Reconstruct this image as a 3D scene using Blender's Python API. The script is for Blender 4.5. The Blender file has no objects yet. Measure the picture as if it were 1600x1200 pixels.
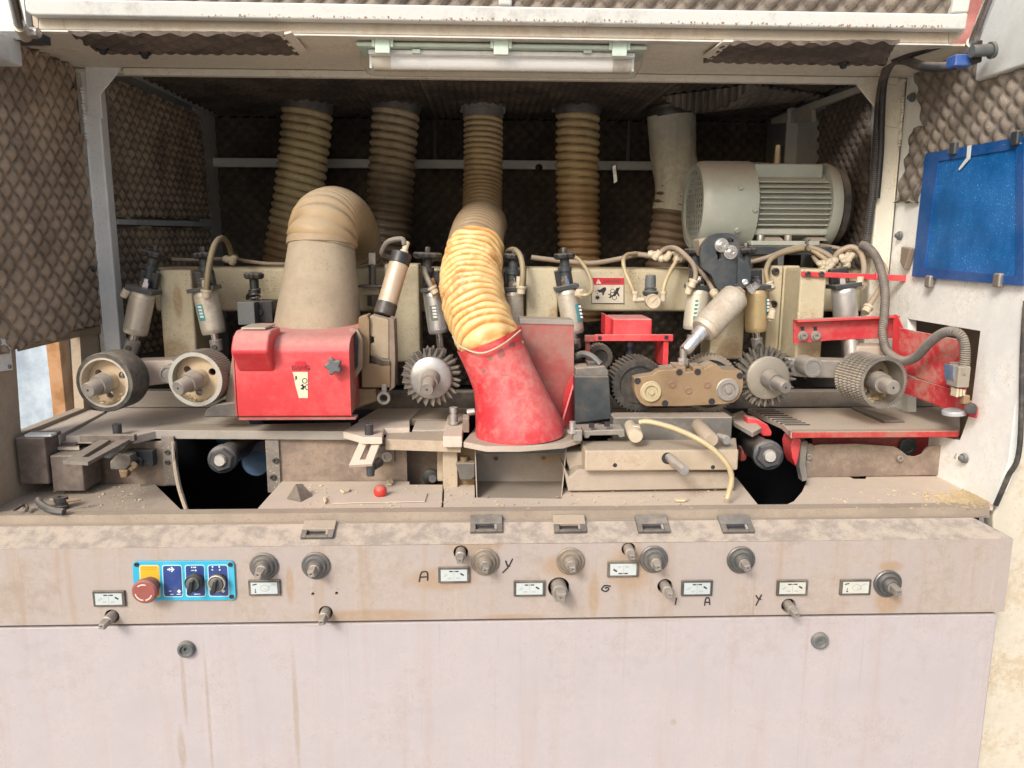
import bpy, bmesh, math, random
from mathutils import Vector as V, Matrix, noise
random.seed(7)
R = math.radians
scene = bpy.context.scene
col = scene.collection

# ------------------------------------------------------------------ camera
CAM = V((0.0, -1.26, 1.28))
F = 1200.0                                   # focal length in pixels of the 1600 wide photograph
YAW, PITCH, ROLL = R(2.15), R(10.16), 0.004
_fh = V((math.sin(YAW), math.cos(YAW), 0)); _rt = V((math.cos(YAW), -math.sin(YAW), 0)); _z = V((0, 0, 1))
FWD = _fh*math.cos(PITCH) - _z*math.sin(PITCH)
_up = _fh*math.sin(PITCH) + _z*math.cos(PITCH)
RT = _rt*math.cos(ROLL) + _up*math.sin(ROLL)
UP = _up*math.cos(ROLL) - _rt*math.sin(ROLL)
cd = bpy.data.cameras.new("camera"); cam = bpy.data.objects.new("camera", cd); col.objects.link(cam)
cd.sensor_width = 36.0; cd.lens = F/1600*36; cd.clip_start = .02; cd.clip_end = 300
mw = Matrix((( RT.x, UP.x, -FWD.x, CAM.x), (RT.y, UP.y, -FWD.y, CAM.y), (RT.z, UP.z, -FWD.z, CAM.z), (0, 0, 0, 1)))
cam.matrix_world = mw
scene.camera = cam

# ------------------------------------------------------------------ daylight
SUN_EL, SUN_AZ = R(35), R(210)               # low soft light from the left in front of the machine
w = bpy.data.worlds.new("World"); scene.world = w; w.use_nodes = True
nt = w.node_tree
sky = nt.nodes.new('ShaderNodeTexSky'); sky.sky_type = 'NISHITA'; sky.sun_disc = False
sky.sun_elevation = SUN_EL; sky.sun_rotation = SUN_AZ; sky.dust_density = 4.0; sky.air_density = 1.0
bg = nt.nodes['Background']; bg.inputs[1].default_value = .15
nt.links.new(sky.outputs[0], bg.inputs[0])
sl = bpy.data.lights.new("sun", 'SUN'); sl.energy = 1.9; sl.angle = R(15); sl.color = (1, .99, .985)
so = bpy.data.objects.new("sun", sl); col.objects.link(so)
sd = V((math.sin(SUN_AZ)*math.cos(SUN_EL), math.cos(SUN_AZ)*math.cos(SUN_EL), math.sin(SUN_EL)))
so.rotation_euler = sd.to_track_quat('Z', 'Y').to_euler(); so.location = sd*6
scene.view_settings.view_transform = 'Standard'; scene.view_settings.look = 'None'
scene.view_settings.exposure = 0.36; scene.view_settings.gamma = 1.0

# ------------------------------------------------------------------ pixel rays -> points of the place
def ray(u, v): return FWD*F + RT*(u-800) - UP*(v-600)
def P(u, v, Y):
    d = ray(u, v); return CAM + d*((Y-CAM.y)/d.y)
def PZ(u, v, z):
    d = ray(u, v); return CAM + d*((z-CAM.z)/d.z)
def PX(u, v, X):
    d = ray(u, v); return CAM + d*((X-CAM.x)/d.x)
def px(n, p): return n*(p-CAM).dot(FWD)/F      # n pixels at point p, in metres

# ------------------------------------------------------------------ materials
MATS = {}
DUST = (.36, .30, .23)
def nd(t, ty, **kw):
    n = t.nodes.new(ty)
    for k, v in kw.items(): setattr(n, k, v)
    return n
def M(name, base, rough=.55, metal=0.0, dust=.6, over=.15, speck=0.0, rust=0.0, streak=0.0, bump=.12, scale=1.0,
      dustcol=DUST, rustcol=(.36, .16, .05), spots=None, vary=.12, coat=0, speccol=(.06, .045, .035), grime=.35, cav=None, spotcol=(.34, .225, .13)):
    if name in MATS: return MATS[name]
    m = bpy.data.materials.new(name); m.use_nodes = True; t = m.node_tree; L = t.links.new
    b = t.nodes['Principled BSDF']
    geo = nd(t, 'ShaderNodeNewGeometry')
    def noi(sc, det=4, rg=.6, vec=None):
        n = nd(t, 'ShaderNodeTexNoise'); n.inputs['Scale'].default_value = sc*scale; n.inputs['Detail'].default_value = det
        n.inputs['Roughness'].default_value = rg; L(vec or geo.outputs['Position'], n.inputs['Vector']); return n.outputs['Fac']
    def mp(x, a, bb, c=0.0, d=1.0):
        n = nd(t, 'ShaderNodeMapRange', interpolation_type='SMOOTHSTEP'); n.inputs[1].default_value = a; n.inputs[2].default_value = bb
        n.inputs[3].default_value = c; n.inputs[4].default_value = d; L(x, n.inputs[0]); return n.outputs[0]
    def ma(op, x, y):
        n = nd(t, 'ShaderNodeMath', operation=op); n.use_clamp = False
        for i, q in enumerate((x, y)):
            if isinstance(q, (int, float)): n.inputs[i].default_value = q
            else: L(q, n.inputs[i])
        return n.outputs[0]
    def mix(f, a, c):
        n = nd(t, 'ShaderNodeMix', data_type='RGBA'); n.clamp_factor = True
        for s, q in ((0, f), (6, a), (7, c)):
            if isinstance(q, (int, float)): n.inputs[s].default_value = q
            elif isinstance(q, tuple): n.inputs[s].default_value = (*q[:3], 1)
            else: L(q, n.inputs[s])
        return n.outputs[2]
    n1 = noi(9); n2 = noi(70, 5, .7); n3 = noi(320, 2)
    c = mix(mp(n1, .3, .7), tuple(x*(1-vary) for x in base), tuple(min(1, x*(1+vary)) for x in base))
    if streak:
        mpn = nd(t, 'ShaderNodeMapping'); mpn.inputs['Scale'].default_value = (26, 26, 1.6); L(geo.outputs['Position'], mpn.inputs[0])
        s = noi(1.0, 5, .65, mpn.outputs[0])
        c = mix(ma('MULTIPLY', mp(s, .5, .75), streak), c, (.33, .235, .15))
        mpn2 = nd(t, 'ShaderNodeMapping'); mpn2.inputs['Scale'].default_value = (95, 95, 1.3); L(geo.outputs['Position'], mpn2.inputs[0])
        s2 = noi(1.0, 3, .6, mpn2.outputs[0])
        c = mix(ma('MULTIPLY', mp(s2, .64, .76), streak), c, (.27, .19, .125))
        c = mix(ma('MULTIPLY', mp(s2, .42, .28), streak*.35), c, tuple(min(1, q*1.35) for q in base))
    if rust:
        c = mix(ma('MULTIPLY', mp(ma('ADD', ma('MULTIPLY', n1, .6), ma('MULTIPLY', n2, .5)), .56, .68), rust), c, rustcol)
    if spots:
        sep = nd(t, 'ShaderNodeSeparateXYZ'); L(geo.outputs['Position'], sep.inputs[0])
        acc = None
        for (sx, sz, rx, rz) in spots:
            dx = ma('DIVIDE', ma('SUBTRACT', sep.outputs[0], sx), rx); dz = ma('DIVIDE', ma('SUBTRACT', sep.outputs[2], sz), rz)
            d = ma('SQRT', ma('ADD', ma('MULTIPLY', dx, dx), ma('MULTIPLY', dz, dz)), 0)
            d = ma('ADD', d, ma('MULTIPLY', ma('SUBTRACT', n2, .5), 1.5))
            k = mp(d, .55, 1.15, 1.0, 0.0)
            acc = k if acc is None else ma('MAXIMUM', acc, k)
        c = mix(ma('MULTIPLY', ma('MULTIPLY', acc, mp(n2, .3, .6, .45, 1.0)), .8), c, spotcol)
    if grime:
        g1 = noi(4.5, 9, .68); g2 = noi(38, 6, .75)
        gm = mp(ma('ADD', ma('MULTIPLY', g1, .62), ma('MULTIPLY', g2, .38)), .50, .64)
        c = mix(ma('MULTIPLY', gm, grime), c, (.13, .095, .065))
    if speck:
        c = mix(ma('MULTIPLY', mp(ma('ADD', ma('MULTIPLY', noi(260, 2), .75), ma('MULTIPLY', n1, .25)), .615, .65), speck), c, speccol)
    sepn = nd(t, 'ShaderNodeSeparateXYZ'); L(geo.outputs['Normal'], sepn.inputs[0])
    top = ma('MULTIPLY', mp(sepn.outputs[2], .15, .85), dust)
    f = ma('ADD', ma('MULTIPLY', top, ma('ADD', .55, ma('MULTIPLY', n2, .9))), ma('MULTIPLY', mp(ma('ADD', ma('MULTIPLY', n1, .6), ma('MULTIPLY', n2, .4)), .42, .62), over))
    nclamp = nd(t, 'ShaderNodeClamp'); L(f, nclamp.inputs[0]); f = nclamp.outputs[0]
    dc = mix(n3, tuple(x*.8 for x in dustcol), tuple(min(1, x*1.2) for x in dustcol))
    c = mix(f, c, dc)
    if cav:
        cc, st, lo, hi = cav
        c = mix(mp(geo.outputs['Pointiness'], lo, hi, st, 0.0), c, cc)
    L(c, b.inputs['Base Color'])
    L(ma('ADD', ma('MULTIPLY', f, .9-rough), ma('ADD', rough-.08, ma('MULTIPLY', n2, .16))), b.inputs['Roughness'])
    if metal: L(ma('SUBTRACT', metal, ma('MULTIPLY', f, metal)), b.inputs['Metallic'])
    if coat: b.inputs['Coat Weight'].default_value = coat
    bp = nd(t, 'ShaderNodeBump'); bp.inputs['Strength'].default_value = bump; bp.inputs['Distance'].default_value = .004
    L(ma('ADD', ma('MULTIPLY', n2, .8), ma('MULTIPLY', n3, .5)), bp.inputs['Height']); L(bp.outputs[0], b.inputs['Normal'])
    MATS[name] = m; return m

# ------------------------------------------------------------------ mesh builder
def basis(a):
    a = a.normalized(); r = V((0, 0, 1)) if abs(a.z) < .95 else V((1, 0, 0))
    x = a.cross(r).normalized(); return x, x.cross(a).normalized()
def cr(pts, per=8):
    out = []; n = len(pts)
    for i in range(n-1):
        p0 = pts[max(0, i-1)]; p1 = pts[i]; p2 = pts[i+1]; p3 = pts[min(n-1, i+2)]
        for k in range(per):
            t = k/per
            out.append(.5*((2*p1) + (p2-p0)*t + (2*p0-5*p1+4*p2-p3)*t*t + (3*p1-p0-3*p2+p3)*t**3))
    out.append(pts[-1].copy()); return out
class MB:
    def __init__(s): s.v = []; s.f = []
    def add(s, vs, fs):
        o = len(s.v); s.v += [V(x) for x in vs]; s.f += [tuple(i+o for i in q) for q in fs]; return s
    def hexa(s, a):                            # a[0..3] front loop, a[4..7] back loop
        return s.add(a, [(0, 1, 2, 3), (7, 6, 5, 4), (0, 4, 5, 1), (1, 5, 6, 2), (2, 6, 7, 3), (3, 7, 4, 0)])
    def box(s, x0, x1, y0, y1, z0, z1):
        return s.hexa([(x0, y0, z0), (x1, y0, z0), (x1, y0, z1), (x0, y0, z1), (x0, y1, z0), (x1, y1, z0), (x1, y1, z1), (x0, y1, z1)])
    def obox(s, c, ax, ay, az):                # centre and three half axes
        c = V(c); q = []
        for e in (-1, 1):
            for (i, j) in ((-1, -1), (1, -1), (1, 1), (-1, 1)): q.append(c + ax*i + az*j + ay*e)
        return s.hexa(q)
    def prism(s, pts, off):
        n = len(pts); off = V(off)
        return s.add([V(p) for p in pts] + [V(p)+off for p in pts],
                     [tuple(range(n)), tuple(range(2*n-1, n-1, -1))] + [(i, i+n, (i+1) % n+n, (i+1) % n) for i in range(n)])
    def rbox(s, u0, v0, u1, v1, Y, d):
        um, vm = (u0+u1)/2, (v0+v1)/2
        return s.box(P(u0, vm, Y).x, P(u1, vm, Y).x, Y, Y+d, P(um, v1, Y).z, P(um, v0, Y).z)
    def slab(s, poly, Y, d): return s.prism([P(u, v, Y) for u, v in poly], (0, d, 0))
    def plate(s, poly, z, t): return s.prism([PZ(u, v, z) for u, v in poly], (0, 0, -t))
    def wslab(s, poly, X, t): return s.prism([PX(u, v, X) for u, v in poly], (t, 0, 0))
    def lathe(s, p, ax, prof, n=24, phase=0.0, cap=(True, True)):
        p = V(p); ax = V(ax).normalized(); x, y = basis(ax); vs = []; fs = []
        for t, r in prof:
            for k in range(n):
                a = 2*math.pi*k/n + phase; vs.append(p + ax*t + x*(r*math.cos(a)) + y*(r*math.sin(a)))
        for i in range(len(prof)-1):
            for k in range(n):
                k2 = (k+1) % n; fs.append((i*n+k, i*n+k2, (i+1)*n+k2, (i+1)*n+k))
        if cap[0]: fs.append(tuple(range(n-1, -1, -1)))
        if cap[1]: fs.append(tuple(range((len(prof)-1)*n, len(prof)*n)))
        return s.add(vs, fs)
    def cyl(s, a, b, r0, r1=None, n=20, phase=0.0):
        a, b = V(a), V(b); return s.lathe(a, b-a, [(0, r0), ((b-a).length, r0 if r1 is None else r1)], n, phase)
    def ring(s, p, ax, prof, n=32):            # closed profile revolved (a rim)
        p = V(p); ax = V(ax).normalized(); x, y = basis(ax); vs = []; fs = []; m = len(prof)
        for t, r in prof:
            for k in range(n):
                a = 2*math.pi*k/n; vs.append(p + ax*t + x*(r*math.cos(a)) + y*(r*math.sin(a)))
        for i in range(m):
            j = (i+1) % m
            for k in range(n):
                k2 = (k+1) % n; fs.append((i*n+k, i*n+k2, j*n+k2, j*n+k))
        return s.add(vs, fs)
    def tube(s, pts, r, n=10, per=8, smooth=True, cap=True):
        c = cr([V(p) for p in pts], per) if smooth else [V(p) for p in pts]
        m = len(c); T = [(c[min(i+1, m-1)]-c[max(i-1, 0)]).normalized() for i in range(m)]
        x, _ = basis(T[0]); vs = []; fs = []; L = 0
        for i in range(m):
            x = (x - T[i]*x.dot(T[i])).normalized(); y = T[i].cross(x)
            if i: L += (c[i]-c[i-1]).length
            for k in range(n):
                a = 2*math.pi*k/n
                rr = r(i/(m-1), L, a) if callable(r) else r
                vs.append(c[i] + x*(rr*math.cos(a)) + y*(rr*math.sin(a)))
        for i in range(m-1):
            for k in range(n):
                k2 = (k+1) % n; fs.append((i*n+k, i*n+k2, (i+1)*n+k2, (i+1)*n+k))
        if cap: fs.append(tuple(range(n-1, -1, -1))); fs.append(tuple(range((m-1)*n, m*n)))
        return s.add(vs, fs)
    def sphere(s, c, r, n=20):
        h = n//2; pr = [(-r*math.cos(math.pi*i/h), max(r*math.sin(math.pi*i/h), r*.002)) for i in range(h+1)]
        return s.lathe(c, (0, 0, 1), pr, n)
    def holed(s, outer, holes, off=None):      # flat sheet with real holes, side walls of the holes given by off
        bm = bmesh.new(); es = []
        for lp in [outer]+holes:
            vs = [bm.verts.new(p) for p in lp]
            es += [bm.edges.new((vs[i], vs[(i+1) % len(vs)])) for i in range(len(vs))]
        bmesh.ops.triangle_fill(bm, use_beauty=True, edges=es)
        bm.verts.index_update()
        s.add([v.co.copy() for v in bm.verts], [tuple(v.index for v in f.verts) for f in bm.faces]); bm.free()
        if off is not None:
            for lp in [outer]+holes:
                n = len(lp)
                s.add([V(p) for p in lp]+[V(p)+V(off) for p in lp], [(i, (i+1) % n, (i+1) % n+n, i+n) for i in range(n)])
        return s
    def build(s, name, mat, parent=None, bev=0.0, seg=2, recalc=True, ang=38):
        off = base_of(parent)
        me = bpy.data.meshes.new(name); me.from_pydata([v-off for v in s.v], [], s.f)
        bm = bmesh.new(); bm.from_mesh(me)
        bmesh.ops.remove_doubles(bm, verts=bm.verts, dist=1e-6)
        if recalc: bmesh.ops.recalc_face_normals(bm, faces=bm.faces)
        for f in bm.faces: f.smooth = True
        bm.to_mesh(me); bm.free()
        me.set_sharp_from_angle(angle=R(ang)); me.materials.append(mat)
        o = bpy.data.objects.new(name, me); col.objects.link(o)
        if parent: o.parent = parent
        if bev:
            md = o.modifiers.new('bevel', 'BEVEL'); md.width = bev; md.segments = seg; md.limit_method = 'ANGLE'; md.angle_limit = R(40)
            md.harden_normals = True
        return o
def base_of(o):
    p = V((0, 0, 0))
    while o is not None: p = p + V(o.location); o = o.parent
    return p
def tag(o, label, cat, group=None, kind=None):
    if label: o['label'] = label
    if cat: o['category'] = cat
    if group: o['group'] = group
    if kind: o['kind'] = kind
    return o
def thing(name, label, cat, loc, group=None):
    o = bpy.data.objects.new(name, None); col.objects.link(o); o.location = loc; o.empty_display_size = .02
    return tag(o, label, cat, group)
def copy_tree(o, parent=None):
    c = o.copy(); col.objects.link(c)
    if parent: c.parent = parent
    for ch in list(o.children): copy_tree(ch, c)
    return c
def circ(c, ax, r, n=24):
    x, y = basis(V(ax)); return [V(c) + x*(r*math.cos(2*math.pi*k/n)) + y*(r*math.sin(2*math.pi*k/n)) for k in range(n)]
NY = V((0, -1, 0))
def bolt(parent, p, ax=NY, r=.006, h=.006, mat=None, socket=True, name='bolt'):
    ax = V(ax).normalized()
    pr = [(0, r), (h*.85, r), (h, r*.88)]
    if socket: pr += [(h, r*.5), (h*.35, r*.46)]
    return MB().lathe(p, ax, pr, 14).build(name, mat or STEEL_D, parent)

# paints, metals, plastics
PINK = M('fascia_paint', (.385, .335, .31), .45, dust=.75, over=.5, streak=.75, speck=.35, grime=.35, dustcol=(.33, .265, .20), vary=.06,
         spots=[(P(u, v, 0).x, P(u, v, 0).z, px(a, P(u, v, 0)), px(b, P(u, v, 0))) for u, v, a, b in
                ((1388, 940, 26, 26), (1392, 885, 22, 10), (453, 915, 7, 34), (690, 905, 60, 22), (985, 890, 40, 42), (928, 930, 10, 40), (580, 962, 110, 12), (740, 850, 50, 20), (880, 885, 40, 22), (1300, 965, 260, 7), (1000, 968, 500, 5), (800, 966, 60, 8))])
DOOR = M('door_paint', (.42, .382, .39), .45, dust=.4, over=.35, streak=.22, speck=.3, vary=.05, grime=.16, dustcol=(.385, .34, .325), spots=[(P(u, v, 0).x, P(u, v, 0).z, px(a, P(u, v, 0)), px(b, P(u, v, 0))) for u, v, a, b in ((286, 1075, 4, 70), (283, 1175, 7, 40), (462, 1120, 5, 110), (325, 1120, 3, 120), (500, 975, 90, 5), (1000, 968, 120, 5), (1053, 1130, 5, 6))], spotcol=(.33, .27, .21))
CREAM = M('cream_paint', (.50, .44, .30), .5, dust=.75, over=.3, dustcol=(.38, .31, .20), spots=[(P(u, v, .48).x, P(u, v, .48).z, px(a, P(u, v, .48)), px(b, P(u, v, .48))) for u, v, a, b in ((1142, 548, 26, 22), (277, 548, 30, 24), (866, 492, 10, 16), (1268, 552, 26, 16), (285, 470, 8, 30), (1120, 520, 12, 30))], spotcol=(.28, .17, .07), speck=.7, rust=.2, grime=.3, rustcol=(.36, .23, .10))
CREAM_L = M('pale_cream_paint', (.72, .68, .57), .5, dust=.4, over=.2, speck=.5, grime=.15, rust=.2, rustcol=(.55, .38, .2))
WHITE = M('white_paint', (.80, .81, .79), .5, dust=.4, over=.12, speck=.35, grime=.1)
WHITE_S = M('spotted_white_paint', (.84, .85, .81), .5, dust=.4, over=.10, speck=.5, rust=.2, grime=.1, rustcol=(.58, .42, .24))
RED = M('red_paint', (.60, .042, .05), .40, dust=.75, over=.16, speck=.3, grime=.15, dustcol=(.52, .28, .24))
RED_D = M('dusty_red_paint', (.36, .075, .065), .5, dust=.8, over=.65, dustcol=(.30, .20, .16))
STEEL = M('steel', (.55, .54, .52), .38, metal=.9, dust=.6, over=.3)
STEEL_D = M('dark_steel', (.075, .076, .08), .4, metal=.6, dust=.35, over=.08)
STEEL_B = M('dusty_steel', (.33, .31, .285), .38, metal=.65, dust=.55, over=.28)
CHROME = M('chrome', (.75, .75, .75), .16, metal=1.0, dust=.35, over=.12)
ALU = M('aluminium_tube', (.62, .57, .47), .42, metal=.55, dust=.5, over=.45, rust=.25, rustcol=(.45, .28, .12))
ALU_C = M('clean_aluminium_tube', (.62, .62, .60), .34, metal=.75, dust=.4, over=.2)
BLACK = M('black_plastic', (.018, .019, .022), .42, dust=.25, over=.06)
GREYP = M('grey_plastic', (.10, .115, .12), .5, dust=.4, over=.1, grime=.1)
CHAR = M('charcoal_paint', (.035, .044, .05), .42, dust=.4, over=.08)
RUBBER = M('rubber', (.03, .03, .03), .7, dust=.5, over=.25)
BROWN = M('dusty_brown_paint', (.19, .14, .11), .6, dust=.8, over=.5, speck=.4, rust=.3)
BROWN_D = M('dark_brown_paint', (.105, .08, .07), .55, dust=.75, over=.3)
CAST = M('dusty_cast_metal', (.24, .16, .085), .6, metal=.15, dust=.6, over=.35, dustcol=(.36, .26, .16), rust=.4, rustcol=(.2, .11, .05))
BOARD = M('dust_covered_board', (.56, .49, .41), .75, dust=.55, over=.4, speck=.25, dustcol=(.55, .45, .35))
BEIGE = M('beige_machined_block', (.45, .365, .265), .65, dust=.6, over=.35, speck=.35, rust=.2)
TABLE = M('worn_table_steel', (.42, .39, .36), .4, metal=.35, dust=.7, over=.45, streak=0, rust=.2, rustcol=(.25, .18, .13), dustcol=(.50, .42, .34))
DARK = M('painted_interior_shade', (.006, .006, .009), .8, dust=.0, over=.0, grime=0)  # near-black colour stands in for shade inside the machine
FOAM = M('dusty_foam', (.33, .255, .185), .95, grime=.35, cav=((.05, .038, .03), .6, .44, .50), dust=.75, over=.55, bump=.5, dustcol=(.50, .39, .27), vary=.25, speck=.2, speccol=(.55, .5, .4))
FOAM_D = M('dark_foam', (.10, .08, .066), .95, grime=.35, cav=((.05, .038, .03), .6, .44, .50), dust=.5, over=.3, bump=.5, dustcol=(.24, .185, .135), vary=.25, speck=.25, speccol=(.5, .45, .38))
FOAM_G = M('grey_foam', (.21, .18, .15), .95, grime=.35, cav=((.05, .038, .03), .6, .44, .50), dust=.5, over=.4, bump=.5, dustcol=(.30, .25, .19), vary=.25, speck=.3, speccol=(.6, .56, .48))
PUTTY = M('pale_tube_plastic', (.58, .50, .36), .5, dust=.4, over=.3)
TUBE_Y = M('clear_yellow_tube', (.50, .40, .22), .35, dust=.3, over=.25)
TUBE_B = M('brown_tube', (.26, .20, .14), .5, dust=.5, over=.3)
MOTOR = M('motor_paint', (.36, .385, .33), .4, dust=.85, over=.12, grime=.12)
BLUE = M('blue_motor_paint', (.006, .09, .22), .4, dust=.3, over=.1)
INK = M('black_ink', (.025, .022, .025), .7, dust=0, over=0, grime=0)
LABELW = M('white_label', (.66, .70, .68), .4, dust=.1, over=.06, vary=.03, grime=.1)
TEAL = M('teal_label', (.05, .30, .33), .45, dust=.2, over=.25)
# ================================================================== ground and the shed outside
g = MB().add([(-30, -30, 0), (30, -30, 0), (30, 30, 0), (-30, 30, 0)], [(0, 1, 2, 3)])
tag(g.build('floor', M('concrete', (.46, .44, .41), .8, dust=.3, over=.3, scale=.3)), None, None, kind='structure')
def corrugated(p0, du, dv, nu, amp, nrm):
    m = MB(); vs = []
    for i in range(nu+1):
        a = i/nu; h = amp*(1 if (i//2) % 2 else 0)
        for b in (0, 1): vs.append(V(p0)+V(du)*a+V(dv)*b+V(nrm)*h)
    return m.add(vs, [(2*i, 2*i+2, 2*i+3, 2*i+1) for i in range(nu)])
sw = thing('shed_wall', 'pale blue sheet metal wall with a rusty post, seen through the left window', 'wall', (-4, 2.6, 0))
corrugated((-8, 2.6, 0), (6.6, 0, 0), (0, 0, 4.0), 60, .04, (0, -1, 0)).build('metal_sheet', M('pale_sheet', (.36, .45, .53), .45, dust=.2, over=.2, vary=.25, streak=.3, grime=.2), sw)
pa = P(85, 600, 2.5); pb = P(106, 600, 2.5)
MB().box(pa.x, pb.x, 2.46, 2.55, 0, 4.0).build('post', M('rust_orange', (.38, .19, .075), .8, dust=.2, over=.3, vary=.3, rust=.6), sw, .004)
rs = thing('roof_sheet', 'red corrugated sheet high behind the upper right corner of the lid', 'roof', (3, 4, 2.2))
corrugated((1.2, 4, 2.2), (0, 0, 3.2), (5, 0, 0), 48, .04, (0, -1, 0)).build('metal_sheet', M('red_sheet', (.42, .13, .12), .6, dust=.3, over=.3), rs)

# ================================================================== machine base
XL, XR, YP, ZC = -.88, .95, .52, 1.655
ZT = .809                                     # tray level
ZTAB = .918                                   # table level
base = thing('moulding_machine', 'dusty pinkish grey front base of the machine with rust drips and pen marks', 'machine', (0, 0, 0))
z0, z1, z2 = .6335, P(800, 850, 0).z, P(800, 815, .05).z
x0, x1 = -1.05, .939
HOLES = [(175, 963, 11.5), (509, 957, 11), (720, 863, 11.5), (873, 918, 17), (982, 858, 11), (1039, 916, 12), (1232, 946, 11.5)]
SMALL = [(489, 928, 2.6), (526, 927, 2.6)]
hl = []
for u, v, r in HOLES+SMALL:
    c = P(u, v, 0); hl.append(circ(c, (0, -1, 0), px(r, c), 22))
f = MB().holed([V((x0, 0, z0)), V((x1, 0, z0)), V((x1, 0, z1)), V((x0, 0, z1))], hl)
for lp in hl: f.add(lp+[p+V((0, .012, 0)) for p in lp], [(i, (i+1) % 22, (i+1) % 22+22, i+22) for i in range(22)])
# chamfer, ridge, lip and returns of the folded sheet
CHAMF = M('dust_flecked_slope', (.32, .275, .235), .7, dust=.25, over=.85, scale=4.5, speck=.5, grime=.4, dustcol=(.45, .38, .305), vary=.25)
ch_ = MB().add([(x0, 0, z1), (x1, 0, z1), (x1-.045, .048, z2), (x0, .048, z2)], [(0, 1, 2, 3)])
prof = [(.048, z2), (.056, z2+.001), (.058, z2-.004), (.060, ZT+.0015), (.085, ZT+.0015)]
lip = MB()
for i, ((ya, za), (yb, zb)) in enumerate(zip(prof[:-1], prof[1:])):
    (f if i < 2 else lip).add([(x0, ya, za), (x1-.045 if ya < .05 else .932, ya, za), (.932, yb, zb), (x0, yb, zb)], [(0, 1, 2, 3)])
lip.build('ledge_lip', M('ledge_brown', (.29, .235, .18), .6, dust=.6, over=.45, speck=.5, grime=.45, dustcol=(.36, .295, .225)), base, recalc=False)
f.add([(x1, 0, z0), (x1, .07, z0), (x1, .07, z1), (x1, 0, z1)], [(0, 1, 2, 3)])
f.add([(x1, 0, z1), (x1, .07, z1), (x1-.045, .07, z2), (x1-.045, .048, z2)], [(0, 1, 2, 3)])
f.add([(x0, 0, z0), (x1, 0, z0), (x1, .03, z0+.001), (x0, .03, z0+.001)], [(0, 1, 2, 3)])
f.build('fascia', PINK, base, recalc=False); ch_.build('sloped_edge', CHAMF, base, recalc=False)
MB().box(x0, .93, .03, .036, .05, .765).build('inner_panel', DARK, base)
d = MB().box(x0, P(1560, 970, 0).x, .004, .028, .08, z0-.0065)
dr = d.build('door_panel', DOOR, base, .003)
for u, v in ((292, 1013), (1280, 1000)):
    c = P(u, v, .004); r = px(13, c)
    MB().lathe(c, NY, [(0, r*1.05), (.003, r*1.05), (.006, r), (.009, r*.9), (.009, r*.66), (.005, r*.58), (.005, r*.28), (.0005, r*.26), (.0005, .0001)], 28).build('door_lock', GREYP, dr)
# tray boards, each a real sheet lying over the dark inside of the base
def board(poly, name='tray_board', mat=BOARD, z=ZT, t=.006): return MB().plate(poly, z, t).build(name, mat, base, .0012)
BR_T = M('brown_dusty_tray', (.25, .20, .16), .6, dust=.8, over=.4, speck=.3, rust=.15, dustcol=(.38, .315, .245))
board([(-170, 797), (-40, 757), (242, 756), (284, 797)], mat=BR_T)
board([(400, 797), (440, 752), (640, 752), (640, 757), (692, 757), (690, 797)])
board([(692.6, 797), (694.6, 757), (742, 757), (742, 777), (878, 779), (880, 762), (1150, 745), (1190, 795)], z=ZT-.001)
board([(1208, 794), (1222, 791), (1240, 783), (1253, 768), (1260, 752), (1262, 744), (1320, 741), (1334, 748), (1352, 748), (1355, 739), (1503, 738), (1552, 786), (1552, 793)])
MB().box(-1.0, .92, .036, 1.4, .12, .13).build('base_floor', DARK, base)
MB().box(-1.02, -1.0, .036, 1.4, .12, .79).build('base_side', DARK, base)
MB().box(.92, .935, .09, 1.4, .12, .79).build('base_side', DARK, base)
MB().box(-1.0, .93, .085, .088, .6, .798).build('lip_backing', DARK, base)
# handwritten pen marks on the painted fascia
def pen(strokes, r=.0014):
    m = MB()
    for s in strokes: m.tube([P(u, v, -.0002) for u, v in s], r, 5, 4)
    return m.build('pen_mark', INK, base)
pen([[(655, 909), (657, 898), (660, 893)], [(658, 894), (665, 893), (668, 896), (668, 907)], [(656, 902), (668, 901)]])
pen([[(790, 876), (793, 884), (797, 884)], [(801, 873), (794, 886), (785, 895)]])
pen([[(954, 916), (945, 915), (940, 921), (946, 924), (951, 921), (950, 918), (945, 919)]])
pen([[(1057, 934), (1055, 945)]])
pen([[(1101, 946), (1103, 935), (1108, 935), (1109, 945)], [(1102, 941), (1109, 941)]])
pen([[(1181, 930), (1185, 936), (1189, 936)], [(1190, 929), (1185, 938), (1181, 946)]])
# ================================================================== enclosure (sound cabinet)
enc = thing('enclosure', 'cream steel sound enclosure lined with egg crate foam behind the front base', 'enclosure', (0, .52, 0))
ZB = .70
# side walls with window openings
lw = [PX(u, v, XL) for u, v in ((24, 546), (124, 516), (131, 638), (33, 677))]
MB().holed([V((XL, .04, ZB)), V((XL, YP, ZB)), V((XL, YP, ZC)), V((XL, .04, ZC))], [lw], (-.02, 0, 0)).build('side_wall', M('brown_dusty_wall', (.42, .33, .23), .7, dust=.5, over=.6, speck=.3, rust=.3, rustcol=(.3, .2, .1)), enc)
rw = [PX(u, v, XR) for u, v in ((1418, 498), (1532, 517), (1517, 640), (1500, 688), (1418, 672))]
rb = [PX(u, v, XR) for u, v in ((1452, 246), (1598, 216), (1598, 440), (1432, 426))]
MB().holed([V((XR, .09, .79)), V((XR, YP, .79)), V((XR, YP, ZC)), V((XR, .02, ZC)), V((XR, .02, 1.12)), V((XR, .052, 1.0)), V((XR, .052, .9))], [rw, rb], (.02, 0, 0)).build('side_wall', WHITE_S, enc)
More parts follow.
